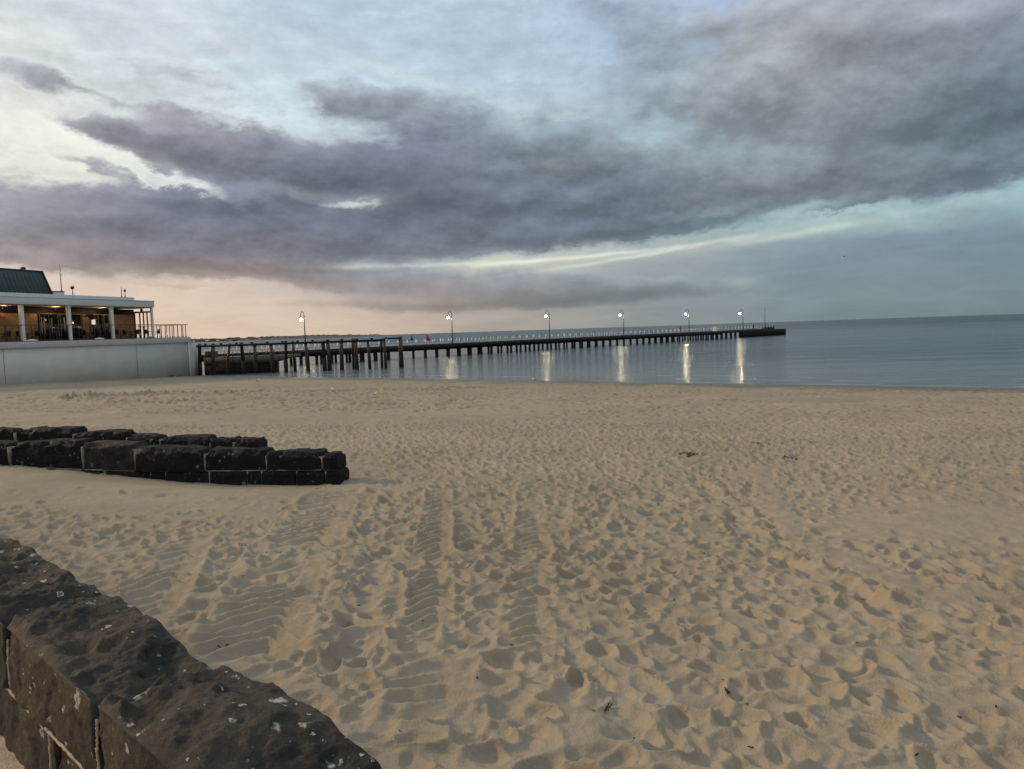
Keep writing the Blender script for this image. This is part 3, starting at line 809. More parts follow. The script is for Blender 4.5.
def hewn_block(name, mat, parent, org, ax, L, W, H, seed, res, amp_top=1.0, amp_side=0.6, arris=None, round_=0.02):
    """a block; org = centre of its base in parent space, ax = unit x axis; v<0 side keeps a dressed edge when arris is set"""
    rng = np.random.RandomState(seed)
    nl, nw, nh = max(3, int(L / res)), max(3, int(W / res)), max(3, int(H / res))
    pts = {}; V = []; F = []
    def vid(i, j, k):
        key = (i, j, k)
        if key not in pts:
            pts[key] = len(V); V.append((i / nl - .5, j / nw - .5, k / nh))
        return pts[key]
    for i in range(nl):
        for j in range(nw):
            F.append((vid(i, j, nh), vid(i + 1, j, nh), vid(i + 1, j + 1, nh), vid(i, j + 1, nh)))
    for i in range(nl):
        for k in range(nh):
            F.append((vid(i, 0, k), vid(i + 1, 0, k), vid(i + 1, 0, k + 1), vid(i, 0, k + 1)))
            F.append((vid(i + 1, nw, k), vid(i, nw, k), vid(i, nw, k + 1), vid(i + 1, nw, k + 1)))
    for j in range(nw):
        for k in range(nh):
            F.append((vid(0, j + 1, k), vid(0, j, k), vid(0, j, k + 1), vid(0, j + 1, k + 1)))
            F.append((vid(nl, j, k), vid(nl, j + 1, k), vid(nl, j + 1, k + 1), vid(nl, j, k + 1)))
    P = np.array(V, float); u, v, w = P[:, 0] * L, P[:, 1] * W, P[:, 2] * H
    sx = seed * 3.17
    top = rock_surface(u, v, L, W, rng, amp_top) + 0.010 * amp_top * fbm(u * 9 + sx, v * 9, w * 9, 5, 0.62)
    s0 = rock_surface(u, w - H / 2, L, H, rng, amp_side) + 0.008 * fbm(u * 9 + sx, w * 9, 3.0, 4, 0.55)
    s1 = rock_surface(u, w - H / 2, L, H, rng, amp_side) + 0.012 * fbm(u * 7 + sx, w * 7, 8.0, 4, 0.55)
    e0 = rock_surface(v, w - H / 2, W, H, rng, 0.35 * amp_side)
    # distance to edges for rounding
    eu = L / 2 - np.abs(u); ev = W / 2 - np.abs(v)
    rr = round_ * (1.0 + 0.7 * fbm(u * 6 + sx, v * 6, w * 6 + 2, 3))
    def fall(e): return np.clip(1 - e / np.maximum(rr, 1e-3), 0, 1) ** 2
    wt_ = (w / H)
    top_w = np.clip(wt_, 0, 1) ** 1.5
    if arris is not None:
        keep = np.clip((v + W / 2) / arris, 0, 1); keep = keep * keep * (3 - 2 * keep)
        strip = ((v + W / 2) < arris * 0.42)
        top = top * (1 - 0.62 * np.clip((v - W * 0.16) / (W * 0.34), 0, 1))
        top = top * keep + 0.0015 * fbm(u * 20, v * 20, sx, 2)
    z = w + top * top_w - (fall(eu) * rr * 0.9 + (fall(ev) if arris is None else fall(ev) * (v > 0)) * rr) * top_w
    fa = (np.abs(u) / (L / 2)); 
    dv0 = s0 * np.clip(-v / (W / 2), 0, 1) ** 1.5
    dv1 = s1 * np.clip(v / (W / 2), 0, 1) ** 1.5 * 0.5
    if arris is not None:
        dv0 = dv0 * np.clip((H - w) / 0.03, 0.0, 1)
    corner = fall(eu) * rr
    edge_top = np.clip(1 - (H - w) / np.maximum(rr, 1e-3), 0, 1) ** 2 * rr
    vv = v - dv0 + dv1 + np.where(v < 0, 1, -1) * (np.abs(v) / (W / 2)) ** 2 * (corner + (edge_top if arris is None else 0))
    uu = u - np.sign(u) * (np.abs(u) / (L / 2)) ** 3 * (edge_top * 0.8 - np.minimum(e0, 0) * 0.15)
    co = np.stack([uu, vv, z], 1)
    c, s = ax
    G = np.stack([org[0] + co[:, 0] * c - co[:, 1] * s, org[1] + co[:, 0] * s + co[:, 1] * c, org[2] + co[:, 2]], 1)
    return raw_mesh(name, G, np.array(F, np.int32), mat, parent, True)

# ------------------------------------------------------------------ promenade wall (near)
def near_wall():
    w = empty('stone_wall', (0, 0, 0))
    tag(w, 'thick bluestone wall with pale lichen spots beside the promenade', 'wall', kind='thing')
    ax = (wt.x, wt.y)
    # local v axis of a block = rotate ax by +90 deg; this points to -wn, so v>0 is the promenade side
    # flip: use axis -wt so that v<0 is the promenade side
    axn = (-wt.x, -wt.y)
    p0, p1 = 0.872, 1.35
    pm = (p0 + p1) / 2; Wd = p1 - p0
    joints = [-5.0, -3.7, -2.4, -1.3, -0.2, 0.85, 1.83, 2.90, 4.03, 5.05, 6.2, 7.3, 8.5, 10.0, 12.0, 14.0, 16.0, 18.0, 20.0] + [20.0 + 1.6 * k for k in range(1, 28)]
    for i, (a, b) in enumerate(zip(joints, joints[1:])):
        L = b - a - 0.022; mid = (a + b) / 2
        org = (wn.x * pm + wt.x * mid, wn.y * pm + wt.y * mid, 2.435)
        res = 0.0075 if 0.5 < mid < 6.3 else (0.03 if mid < 10 else 0.08)
        hewn_block('capstone', M['basalt'], w, org, axn, L, Wd, 0.30, 40 + i, res, 1.6, 0.32, arris=0.05, round_=0.022)
    lj = [-5.0, -3.2, -1.9, -0.6, 0.5, 1.4, 2.45, 3.46, 4.5, 5.7, 6.8, 8.0, 10.0, 13.0, 16.0, 20.0] + [20.0 + 2.4 * k for k in range(1, 19)]
    for i, (a, b) in enumerate(zip(lj, lj[1:])):
        L = b - a - 0.012; mid = (a + b) / 2
        org = (wn.x * (pm + 0.004) + wt.x * mid, wn.y * (pm + 0.004) + wt.y * mid, 1.93)
        res = 0.010 if 2.0 < mid < 6.0 else 0.05
        hewn_block('base_stone', M['basalt'], w, org, axn, L, Wd - 0.012, 0.495, 90 + i, res, 0.15, 0.30, round_=0.008)
    # raised pointing between the stones
    def bead(pts, r, seed):
        rng = random.Random(seed); q = []; rd = []
        n = 40
        for k in range(n + 1):
            f = k / n * (len(pts) - 1); i = min(int(f), len(pts) - 2); g = f - i
            p = Vector(pts[i]).lerp(Vector(pts[i + 1]), g)
            q.append(p + Vector((rng.uniform(-1, 1), rng.uniform(-1, 1), rng.uniform(-1, 1))) * 0.0016); rd.append(r * rng.uniform(0.75, 1.2))
        return MB().tube(q, rd, 7).build('mortar_joint', M['mortar'], w, True)
    def at(t, p, z): return (wn.x * p + wt.x * t, wn.y * p + wt.y * t, z)
    rng = random.Random(9)
    for a, b in zip(lj[3:10], lj[4:11]):
        bead([at(a, p0 - 0.001, 2.432), at((a + b) / 2, p0 + 0.001, 2.428), at(b, p0 - 0.001, 2.432)], 0.0065, int(a * 10) + 99)
        bead([at(b, p0 + 0.001, 2.43), at(b + 0.004, p0, 2.3), at(b - 0.003, p0 + 0.002, 2.1)], 0.006, int(a * 10) + 9)
    for t_ in (0.85, 1.83, 2.90, 4.03, 5.05):
        bead([at(t_, p0 + 0.006, 2.44), at(t_, p0 + 0.004, 2.55), at(t_ + 0.002, p0 + 0.012, 2.665)], 0.0055, int(t_ * 31))
    # core of mortar inside, keeps the joints from being see-through
    c = MB()
    v = []
    for t_, p, z in ((-5, p0 + .04, 1.9), (63, p0 + .04, 1.9), (63, p1 - .05, 1.9), (-5, p1 - .05, 1.9)):
        q = at(t_, p, z); v.append(q)
    v += [(q[0], q[1], 2.60) for q in v]
    c.add(v, [[3, 2, 1, 0], [4, 5, 6, 7], [0, 1, 5, 4], [1, 2, 6, 5], [2, 3, 7, 6], [3, 0, 4, 7]])
    c.build('mortar_core', plain('dark_bedding', (0.05, 0.042, 0.032), 0.95, var=0.2, scale=20), w)
near_wall()

# ------------------------------------------------------------------ low half-buried walls
def low_wall(label, off, t_start, caps, tops, base_joints, split, seed0, mats):
    w = empty('stone_wall', (WA.x + WN.x * off, WA.y + WN.y * off, 0))
    tag(w, label, 'wall', 'half buried stone walls on the beach', 'thing')
    ax = (-WD.x, -WD.y)           # v<0 faces the camera side
    sgn = 1 if (-ax[1] * WN.x + ax[0] * WN.y) > 0 else -1
    W_ = 0.42
    def org(t, z, dv=0.0): return (WD.x * t + WN.x * (W_ / 2 + dv), WD.y * t + WN.y * (W_ / 2 + dv), z)
    for i, (a, b) in enumerate(zip(caps, caps[1:])):
        mid = (a + b) / 2; tz = float(np.interp(mid, [q[0] for q in tops], [q[1] for q in tops])); sz = float(np.interp(mid, [q[0] for q in split], [q[1] for q in split]))
        jit = ((i * 37) % 11 - 5) * 0.003
        hewn_block('capstone', mats[i % len(mats)], w, org(mid, sz + 0.008, jit * 2), ax, (b - a) - 0.014, W_, tz - sz + 0.015 + jit, seed0 + i, 0.026, 0.40, 0.45, round_=0.040)
    for i, (a, b) in enumerate(zip(base_joints, base_joints[1:])):
        mid = (a + b) / 2; sz = float(np.interp(mid, [q[0] for q in split], [q[1] for q in split]))
        hewn_block('base_stone', M['basalt_far'], w, org(mid, sz - 0.42, -0.015), ax, (b - a) - 0.018, W_, 0.415, seed0 + 50 + i, 0.035, 0.2, 0.45, round_=0.018)
    # bedding mortar showing in the joints
    v = []
    e0, e1 = caps[0] + 0.03, caps[-1]
    n = 24
    mb = MB()
    ring = []
    for k in range(n + 1):
        t = e0 + (e1 - e0) * k / n; sz = float(np.interp(t, [q[0] for q in split], [q[1] for q in split])); tz = float(np.interp(t, [q[0] for q in tops], [q[1] for q in tops]))
        for dv, z in ((0.08, sz - 0.4), (0.07, sz + 0.0), (0.075, tz - 0.055), (W_ - 0.08, tz - 0.055), (W_ - 0.06, sz - 0.4)):
            ring.append((WD.x * t + WN.x * dv, WD.y * t + WN.y * dv, z))
    fs = []
    for k in range(n):
        for j in range(5): fs.append([k * 5 + j, k * 5 + (j + 1) % 5, (k + 1) * 5 + (j + 1) % 5, (k + 1) * 5 + j])
    fs.append([0, 1, 2, 3, 4]); fs.append([n * 5 + j for j in (4, 3, 2, 1, 0)])
    mb.add(ring, fs)
    def strip(t, lo, hi, wd):
        vs = []
        for z in (lo, hi):
            for dt, dv in ((-wd, .016), (wd, .016), (wd, .12), (-wd, .12)):
                vs.append((WD.x * (t + dt) + WN.x * dv, WD.y * (t + dt) + WN.y * dv, z))
        mb.add(vs, [[3, 2, 1, 0], [4, 5, 6, 7], [0, 1, 5, 4], [1, 2, 6, 5], [2, 3, 7, 6], [3, 0, 4, 7]])
    for t in caps[1:-1]:
        sz = float(np.interp(t, [q[0] for q in split], [q[1] for q in split])); tz = float(np.interp(t, [q[0] for q in tops], [q[1] for q in tops]))
        strip(t, sz + .01, tz - .05, .013)
    for t in base_joints[1:-1]:
        sz = float(np.interp(t, [q[0] for q in split], [q[1] for q in split])); strip(t, sz - .4, sz - .006, .013)
    for a, b in zip(caps, caps[1:]):
        sa, sb = (float(np.interp(t, [q[0] for q in split], [q[1] for q in split])) for t in (a, b))
        vs = []
        for t, z in ((a + .03, sa), (b - .03, sb)):
            for dv, dz in ((.012, -.008), (.012, .010), (.12, .010), (.12, -.008)):
                vs.append((WD.x * t + WN.x * dv, WD.y * t + WN.y * dv, z + dz))
        mb.add(vs, [[0, 1, 2, 3], [7, 6, 5, 4], [0, 4, 5, 1], [1, 5, 6, 2], [2, 6, 7, 3], [3, 7, 4, 0]])
    mb.build('mortar', M['mortar_grey'], w)
    return w
low_wall('longer low wall of dark stone blocks nearer the promenade, its end on open sand', 0.0, 0.0,
         [0.17, 0.44, 1.41, 2.53, 3.83, 4.84, 6.32, 7.6, 8.9, 10.1],
         [(0, 2.10), (0.46, 2.14), (1.5, 2.15), (2.6, 2.19), (3.9, 2.27), (5, 2.32), (6.5, 2.31), (10, 2.35)],
         [0.14, 0.39, 0.89, 1.51, 1.76, 2.45, 3.26, 3.54, 4.43, 4.91, 5.35, 6.6, 7.9, 9.1, 10.1],
         [(0, 1.88), (1.7, 1.86), (3.5, 1.84), (5, 1.87), (6.5, 1.93), (10, 1.98)], 200,
         [M['basalt_far'], M['basalt_far'], M['basalt_far'], M['basalt_far'], M['basalt_red'], M['basalt_far']])
low_wall('shorter low wall of dark stone blocks behind the other, ending sooner', 1.45, 2.2,
         [2.36, 2.88, 3.35, 4.40, 5.10, 6.27, 7.6, 8.7, 10.0],
         [(2.2, 2.17), (3.4, 2.15), (5, 2.26), (6.3, 2.34), (7.9, 2.38), (10, 2.40)],
         [2.36, 3.1, 4.0, 4.9, 5.8, 7.0, 8.2, 10.0],
         [(2.2, 1.92), (10, 2.05)], 300, [M['basalt_far']])

# ================================================================== pavilion on its retaining wall
BA = (-44.05, 65.36); BR = math.atan2(.951, .31)
def pavilion():
    # retaining wall in the building's frame: x along the wall away from the viewer, y into the building
    rw = empty('retaining_wall', (BA[0], BA[1], 0), BR)
    tag(rw, 'long pale grey-green rendered retaining wall below the pavilion terrace', 'wall', kind='thing')
    MB().span((-16, 0, -0.6), (23.05, 22, 3.88)).build('wall_panel', M['render'], rw)
    MB().span((23.10, 0.05, -0.6), (24.75, 22, 3.80)).build('end_panel', M['render'], rw)
    MB().span((-16, -0.16, 3.883), (23.42, 22, 4.44)).build('coping', M['coping'], rw, bevel=0.03)
    for t in (-13.6, -6.6, 0.5, 15.3):
        MB().span((t, -0.012, -0.5), (t + 0.05, 0.02, 3.87)).build('expansion_joint', M['grey'], rw)
    MB().tube([(23.0, -0.07, -0.3), (23.0, -0.07, 3.86)], 0.085, 10).build('downpipe', M['white'], rw, True)

    b = empty('pavilion', (BA[0], BA[1], 4.45), BR)
    tag(b, 'single storey beach pavilion with white columns and lamplit veranda', 'building', kind='thing')
    z0 = 0.05
    def P(*a): return MB().span(*a)
    P((-16, -0.02, 0.003), (23.4, 9, z0)).build('terrace_floor', M['grey'], b)
    P((-16, 2.5, z0), (17.9, 14, 3.2)).build('rear_wall', M['black'], b)
    D = 2.45
    for t0, t1 in ((-15.5, -13), (-9, -6), (-3.0, -0.2), (0.9, 4.55), (4.8, 6.1), (11.1, 12.25), (15.1, 17.85)):
        P((t0, D - 0.06, z0), (t1, D + 0.04, 2.62)).build('timber_panel', M['timber_panel'], b, bevel=0.01)
    for t0, t1 in ((-12.8, -9.2), (-5.8, -3.2), (6.25, 8.35), (8.5, 11.0), (12.4, 13.6), (13.7, 14.95)):
        w = P((t0, D - 0.04, z0 + 0.02), (t1, D + 0.03, 2.55)).build('glazed_door', M['glass'], b)
        for q in (t0 + 0.05, (t0 + t1) / 2, t1 - 0.05):
            P((q - 0.035, D - 0.10, z0), (q + 0.035, D - 0.041, 2.58)).build('door_frame', M['grey'], w)
        P((t0, D - 0.10, 2.583), (t1, D - 0.041, 2.65)).build('door_head', M['grey'], w)
    for q in (6.45, 6.75, 7.55, 8.95):        # pale curtain edges
        P((q, D - 0.05, z0 + 0.6), (q + 0.12, D - 0.043, 2.3)).build('curtain', M['cloth_pale'], b)
    # roof, soffit and two-step fascia
    P((-16, 0.12, 3.26), (17.9, 2.6, 3.32)).build('soffit', M['soffit'], b)
    P((-16, -0.25, 3.325), (17.98, 14, 3.95)).build('fascia', M['fascia'], b, bevel=0.02)
    P((-16, -0.30, 3.953), (18.03, 14, 4.02)).build('gutter', M['white'], b)
    P((-16, 0.75, 4.023), (16.3, 13.5, 4.38)).build('upper_roof', M['fascia'], b, bevel=0.02)
    for t in (-12.6, -7.6, -2.5, 2.62, 7.5, 12.54):
        c = P((t - 0.15, -0.02, z0), (t + 0.15, 0.28, 3.323)).build('column', M['white'], b, bevel=0.015)
        P((t - 0.17, -0.04, 1.45), (t + 0.17, 0.30, 1.50)).build('column_band', M['grey'], c)
    P((17.78, -0.02, z0), (18.0, 0.2, 3.323)).build('column', M['white'], b, bevel=0.015)
    # open frame at the sheltered end
    for d in (0.62, 1.12, 1.62, 2.3):
        P((17.78, d, z0), (17.88, d + 0.10, 2.78)).build('end_post', M['rust_wood'], b)
    P((17.75, 0.2, 2.783), (17.91, 2.45, 2.95)).build('end_rail', M['rust_wood'], b)
    P((17.78, 1.25, 2.953), (17.9, 1.5, 3.25)).build('end_post', M['rust_wood'], b)
    # balustrade
    bal = MB(); bal.span((-16, 0.02, 1.45), (23.2, 0.075, 1.51)); bal.span((-16, 0.03, 0.12), (23.2, 0.065, 0.16))
    bal.span((23.15, 0.08, 1.45), (23.2, 8, 1.51))
    br_ = bal.build('balustrade_rail', M['rust_wood'], b)
    t = -15.3
    while t < 23.2:
        P((t - 0.03, 0.02, z0), (t + 0.03, 0.075, 1.448)).build('baluster', M['rust_wood'], b)
        t += 1.25 if t < 17.5 else 0.62
    for d in (0.75, 1.5, 2.25, 3.0, 4.0, 5.2, 6.4, 7.6):
        P((23.15, d, z0), (23.2, d + 0.05, 1.448)).build('baluster', M['rust_wood'], b)
    # three glowing downlights under the soffit
    for t in (-12.0, -8.5, -4.5, 2.0, 7.4, 12.9):
        dl = MB().tube([(t, 1.5, 2.80), (t, 1.5, 2.84), (t, 1.5, 2.95)], [0.05, 0.14, 0.20], 14, cap=False).build('ceiling_lamp', M['darkmetal'], b)
        MB().tube([(t, 1.5, 2.95), (t, 1.5, 3.258)], 0.012, 6).build('hanging_rod', M['darkmetal'], dl)
        MB().dome((t, 1.5, 2.90), .06, .06, .06, 10, 5, True).build('bulb', M['warm_lamp'], dl, True)
        L = bpy.data.lights.new('ceiling_lamp_glow', 'POINT'); L.energy = 85; L.color = (1.0, 0.60, 0.24); L.shadow_soft_size = 0.05
        lo = bpy.data.objects.new('ceiling_lamp_glow', L); COL.objects.link(lo); lo.parent = dl; lo.location = (t, 1.5, 3.05)
    # the steep green roof behind
    g = MB().prism([(6.0, 4.38), (7.35, 7.35), (16, 7.35), (16, 4.38)], 0, 1)
    vs = []; 
    ev, rv, zr, ze = 6.0, 7.3, 7.12, 4.383
    rs = MB(); T0, T1 = -16.0, 11.14
    rs.add([(T0, ev, ze), (T1, ev, ze), (T1, rv, zr), (T0, rv, zr), (T0, rv + 5, zr), (T1, rv + 5, zr), (T1, rv + 6.3, ze), (T0, rv + 6.3, ze)],
           [[0, 1, 2, 3], [3, 2, 5, 4], [4, 5, 6, 7], [0, 3, 4, 7], [1, 6, 5, 2], [0, 7, 6, 1]])
    rf = rs.build('green_roof', M['green_roof'], b)
    sm_ = MB()
    tt = T0 + 0.3
    while tt < T1 - 0.1:                   # standing seams
        sm_.add([(tt, ev - .02, ze + .02), (tt + .03, ev - .02, ze + .02), (tt + .03, rv - .02, zr + .02), (tt, rv - .02, zr + .02),
                 (tt, ev + .02, ze), (tt + .03, ev + .02, ze), (tt + .03, rv, zr - .03), (tt, rv, zr - .03)],
                [[0, 1, 2, 3], [0, 3, 7, 4], [1, 5, 6, 2]]); tt += 0.45
    sm_.build('roof_seams', M['green_roof'], rf)
    MB().tube([(T1 + .05, ev - .05, ze), (T1 + .05, rv, zr + .05)], 0.09, 6).build('verge', M['black'], rf)
    MB().tube([(T0, rv, zr + .04), (T1 + .05, rv, zr + .04)], 0.07, 6).build('ridge_cap', M['darkmetal'], rf)
    v_ = P((9.2, 7.5, zr + 0.0), (9.55, 7.9, zr + 0.38)).build('roof_vent', M['darkmetal'], rf)
    P((11.25, 5.95, 4.383), (12.42, 7.5, 5.05)).build('plant_box', M['fascia'], b)
    P((11.2, 5.9, 5.053), (12.47, 7.55, 5.125)).build('plant_box_cap', M['darkmetal'], b)
    return b
pavilion()
def BP(t, d, z):            # pavilion frame -> world
    c, s = math.cos(BR), math.sin(BR)
    return (BA[0] + t * c - d * s, BA[1] + t * s + d * c, z)

def mast(loc, h, label, kind):
    o = empty('antenna', loc)
    tag(o, label, 'antenna', 'aerials on the pavilion roof', 'thing')
    MB().tube([(0, 0, 0), (0, 0, h)], [0.05, 0.02], 7).build('mast', M['darkmetal'], o, True)
    MB().tube([(0, 0, 0), (0, 0, 0.06)], 0.14, 10).build('base_plate', M['darkmetal'], o)
    if kind == 'dish':
        d = MB().dome((0, 0, 0), 0.19, 0.19, 0.08, 14, 4).build('dish', M['darkmetal'], o, True)
        d.location = (0, 0, h); d.rotation_euler = (rad(70), 0, 0.3)
        MB().tube([(0, 0, h * .5), (.3, 0, .05)], 0.015, 5).build('brace', M['darkmetal'], o)
    if kind == 'whip':
        MB().tube([(0, 0, h * .6), (0.12, 0, h * .62)], 0.03, 6).build('bracket', M['darkmetal'], o)
    if kind == 'head':
        MB().dome((0, 0, h - .05), 0.12, 0.12, 0.16, 10, 6, True).build('sensor_head', M['darkmetal'], o, True)
mast(BP(12.33, 6.2, 9.575), 2.75, 'tall thin whip aerial on the box at the green roof end', 'whip')
mast(BP(10.2, 2.4, 8.83), 0.85, 'small dark dish aerial on the flat roof above the second white column', 'dish')
mast(BP(15.0, 1.1, 8.83), 1.15, 'plain thin pole on the flat roof edge, taller of the close pair', 'whip')
mast(BP(15.45, 1.1, 8.83), 0.75, 'short pole with a round head at the flat roof corner', 'head')

# furniture on the veranda
def chair():
    o = empty('patio_chair')
    MB().box((0, 0, .44), (.46, .46, .05)).build('seat', M['black'], o)
    MB().box((-.2, 0, .72), (.04, .44, .46), ry=rad(-8)).build('backrest', M['black'], o)
    for x, y in ((-.2, -.2), (.2, -.2), (.2, .2), (-.2, .2)):
        MB().tube([(x, y, .415), (x * 1.08, y * 1.08, 0)], .02, 6).build('leg', M['black'], o)
    for y in (-.235, .235):
        MB().box((0, y, .62), (.42, .035, .03)).build('armrest', M['black'], o)
    return o
def table():
    o = empty('patio_table')
    MB().box((0, 0, .73), (.85, .85, .035)).build('tabletop', M['black'], o, bevel=.008)
    MB().tube([(0, 0, .025), (0, 0, .71)], .04, 8).build('stem', M['black'], o)
    MB().tube([(0, 0, 0), (0, 0, .025)], .26, 14).build('base', M['black'], o)
    return o
ch0 = chair(); tb0 = table(); usedc = [False]; usedt = [False]
FZ = 4.502
spots = [(1.3, 1.3), (4.1, 1.35), (6.1, 1.3), (8.9, 1.3), (11.2, 1.35), (13.3, 1.3), (16.2, 1.35), (19.3, 1.5)]
names = ['before the first lit timber panel', 'behind the first white column', 'before the second bay of glazed doors', 'behind the middle white column',
         'under the black heater hood', 'beside the white lantern', 'before the last timber panel', 'on the open end of the terrace']
for i, (t, d) in enumerate(spots):
    k = tb0 if i == 0 else copy_tree(tb0)
    k.location = BP(t, d, FZ); k.rotation_euler = (0, 0, BR)
    tag(k, 'small square black table ' + names[i], 'table', 'tables on the veranda', 'thing')
    for j, (dt, dd, r) in enumerate(((-.75, 0, 0), (.75, .02, math.pi), (0, -.72, math.pi / 2))):
        if j == 2 and i % 2: continue
        c = ch0 if (i == 0 and j == 0) else copy_tree(ch0)
        c.location = BP(t + dt, d + dd, FZ); c.rotation_euler = (0, 0, BR + r)
        side = ('near side', 'far side', 'sea side')[j]
        tag(c, 'black armchair on the %s of the table %s' % (side, names[i]), 'chair', 'chairs on the veranda', 'thing')
# patio heater with black hood, white lantern
h = empty('patio_heater', BP(10.75, 1.0, FZ), BR)
tag(h, 'standing patio heater with wide black hood between two columns', 'heater', kind='thing')
MB().tube([(0, 0, 0), (0, 0, .5)], [.24, .22], 14).build('gas_housing', M['darkmetal'], h)
MB().tube([(0, 0, .5), (0, 0, 2.0)], .04, 8).build('pole', M['darkmetal'], h)
MB().tube([(0, 0, 2.0), (0, 0, 2.25)], [.12, .15], 12).build('burner', M['darkmetal'], h)
MB().tube([(0, 0, 2.25), (0, 0, 2.47), (0, 0, 2.54)], [.62, .34, .08], 18).build('hood', M['black'], h)
l = empty('lantern', BP(10.5, .35, FZ), BR)
tag(l, 'white glowing lantern on a slim stand by the balustrade', 'lamp', kind='thing')
MB().tube([(0, 0, 0), (0, 0, 1.45)], .025, 8).build('stand', M['darkmetal'], l)
MB().tube([(0, 0, 0), (0, 0, .03)], .16, 12).build('base', M['darkmetal'], l)
MB().tube([(0, 0, 1.45), (0, 0, 1.55), (0, 0, 1.85), (0, 0, 1.95)], [.10, .17, .16, .10], 14).build('lamp_shade', M['lantern'], l, True)
# pale domed covers on the coping
for t, w_, lab in ((3.35, .62, 'low white domed cover on the coping below the first white column'), (10.75, .62, 'low white domed cover on the coping below the patio heater'), (17.4, .55, 'low grey domed cover on the coping by the open terrace end')):
    o = empty('domed_cover', BP(t, -0.02, 4.445), BR)
    tag(o, lab, 'cover', 'domed covers on the coping', 'thing')
    MB().dome((0, 0, .06), w_, .12, .16, 22, 6).build('dome', M['white'] if t < 15 else M['grey'], o, True)
    MB().box((0, 0, .03), (w_ * 2.02, .25, .06)).build('base', M['grey'], o)
# dark stone heaps at the wall foot
o = MB(); rr = random.Random(2)
x_, y_, _z = BP(19.8, -.3, 0)
gz = float(ground_z(np.array([x_]), np.array([y_]))[0])
o.dome((x_, y_, gz - .05), .35, .22, .22, 12, 5).dome((x_ + .5, y_ + .9, gz - .05), .25, .2, .14, 12, 5)
tag(o.build('seaweed_clump', M['wrack'], None, True), 'small dark clump of weed at the foot of the retaining wall', 'seaweed', kind='thing')

# ================================================================== timber landing beside the pavilion
JA = Vector((-34.9, 88.3)); JB = Vector((-12.9, 91.9)); JD = (JB - JA).normalized(); JN = Vector((-JD.y, JD.x))
JR = math.atan2(JD.y, JD.x); JL = (JB - JA).length
def landing():
    o = empty('timber_jetty', (JA.x, JA.y, 0), JR)
    tag(o, 'old timber jetty of tall dark piles joined by a top rail, beside the retaining wall', 'jetty', kind='thing')
    pts = [(-1.15, 0), (.3, 0), (2.0, 0), (3.6, 0), (5.0, 0), (6.9, 0), (8.5, 0), (9.2, 1.8), (10.9, 0), (12.85, 0), (13.4, 0), (14.9, 0), (16.2, 1.8), (16.6, 0), (18.1, 0), (19.6, 1.8), (20.0, 0), (21.9, 0)]
    rng = random.Random(5)
    for i, (x, y) in enumerate(pts):
        r = rng.uniform(.16, .23); top = 3.55 + rng.uniform(-.06, .16); lx = rng.uniform(-.10, .10)
        if i == 2: lx = .25
        if i == len(pts) - 1: top = 3.75; r = .27
        p = MB().tube([(x - lx, y, -1.2), (x - lx * .4, y, 1.55)], [r * 1.2, r * 1.08], 10).build('pile', M['weed'], o, True)
        MB().tube([(x - lx * .4, y, 1.52), (x + lx, y, top)], [r * 1.02, r * .92], 10).build('pile_head', M['pile_top'] if i % 3 else M['pile'], p, True)
    MB().box((9.35, -.26, 3.38), (21.5, .13, .26)).build('top_rail', M['pile'], o)
    MB().box((21.2, -.26, 3.55), (1.6, .13, .2)).build('top_rail', M['pile'], o)
    k = -.4
    while k < 20.3:
        MB().box((k, -.26, 3.60), (.28, .16, .17)).build('cleat', M['pile'], o); k += 1.72
    # lower landing stage with weedy face
    MB().span((-1.0, 1.2, -.8), (6.9, 5.6, 1.25)).build('landing_face', M['weed'], o)
    st = MB().span((-1.0, 1.1, 1.253), (7.4, 5.7, 2.0)).build('landing_fascia', M['deck'], o)
    MB().add([(7.4, 1.1, 1.35), (7.4, 5.7, 1.35), (7.4, 5.7, 2.0), (7.4, 1.1, 2.0), (9.6, 1.1, 1.75), (9.6, 5.7, 1.75), (9.6, 5.7, 2.0), (9.6, 1.1, 2.0)],
             [[0, 3, 2, 1], [4, 5, 6, 7], [0, 1, 5, 4], [3, 7, 6, 2], [0, 4, 7, 3], [1, 2, 6, 5]]).build('landing_end', M['deck'], o)
    x = -.6
    while x < 9.4:
        MB().box((x, 1.3, 2.28), (.10, .10, .56)).build('landing_post', M['deck'], o)
        MB().box((x + .35, 1.32, 2.32), (.46, .06, .12)).build('landing_rail', M['pile'], o); x += .95
    MB().span((-.9, 1.5, 2.003), (.35, 2.6, 2.75)).build('storage_chest', M['rust_wood'], o, bevel=.03)
landing()

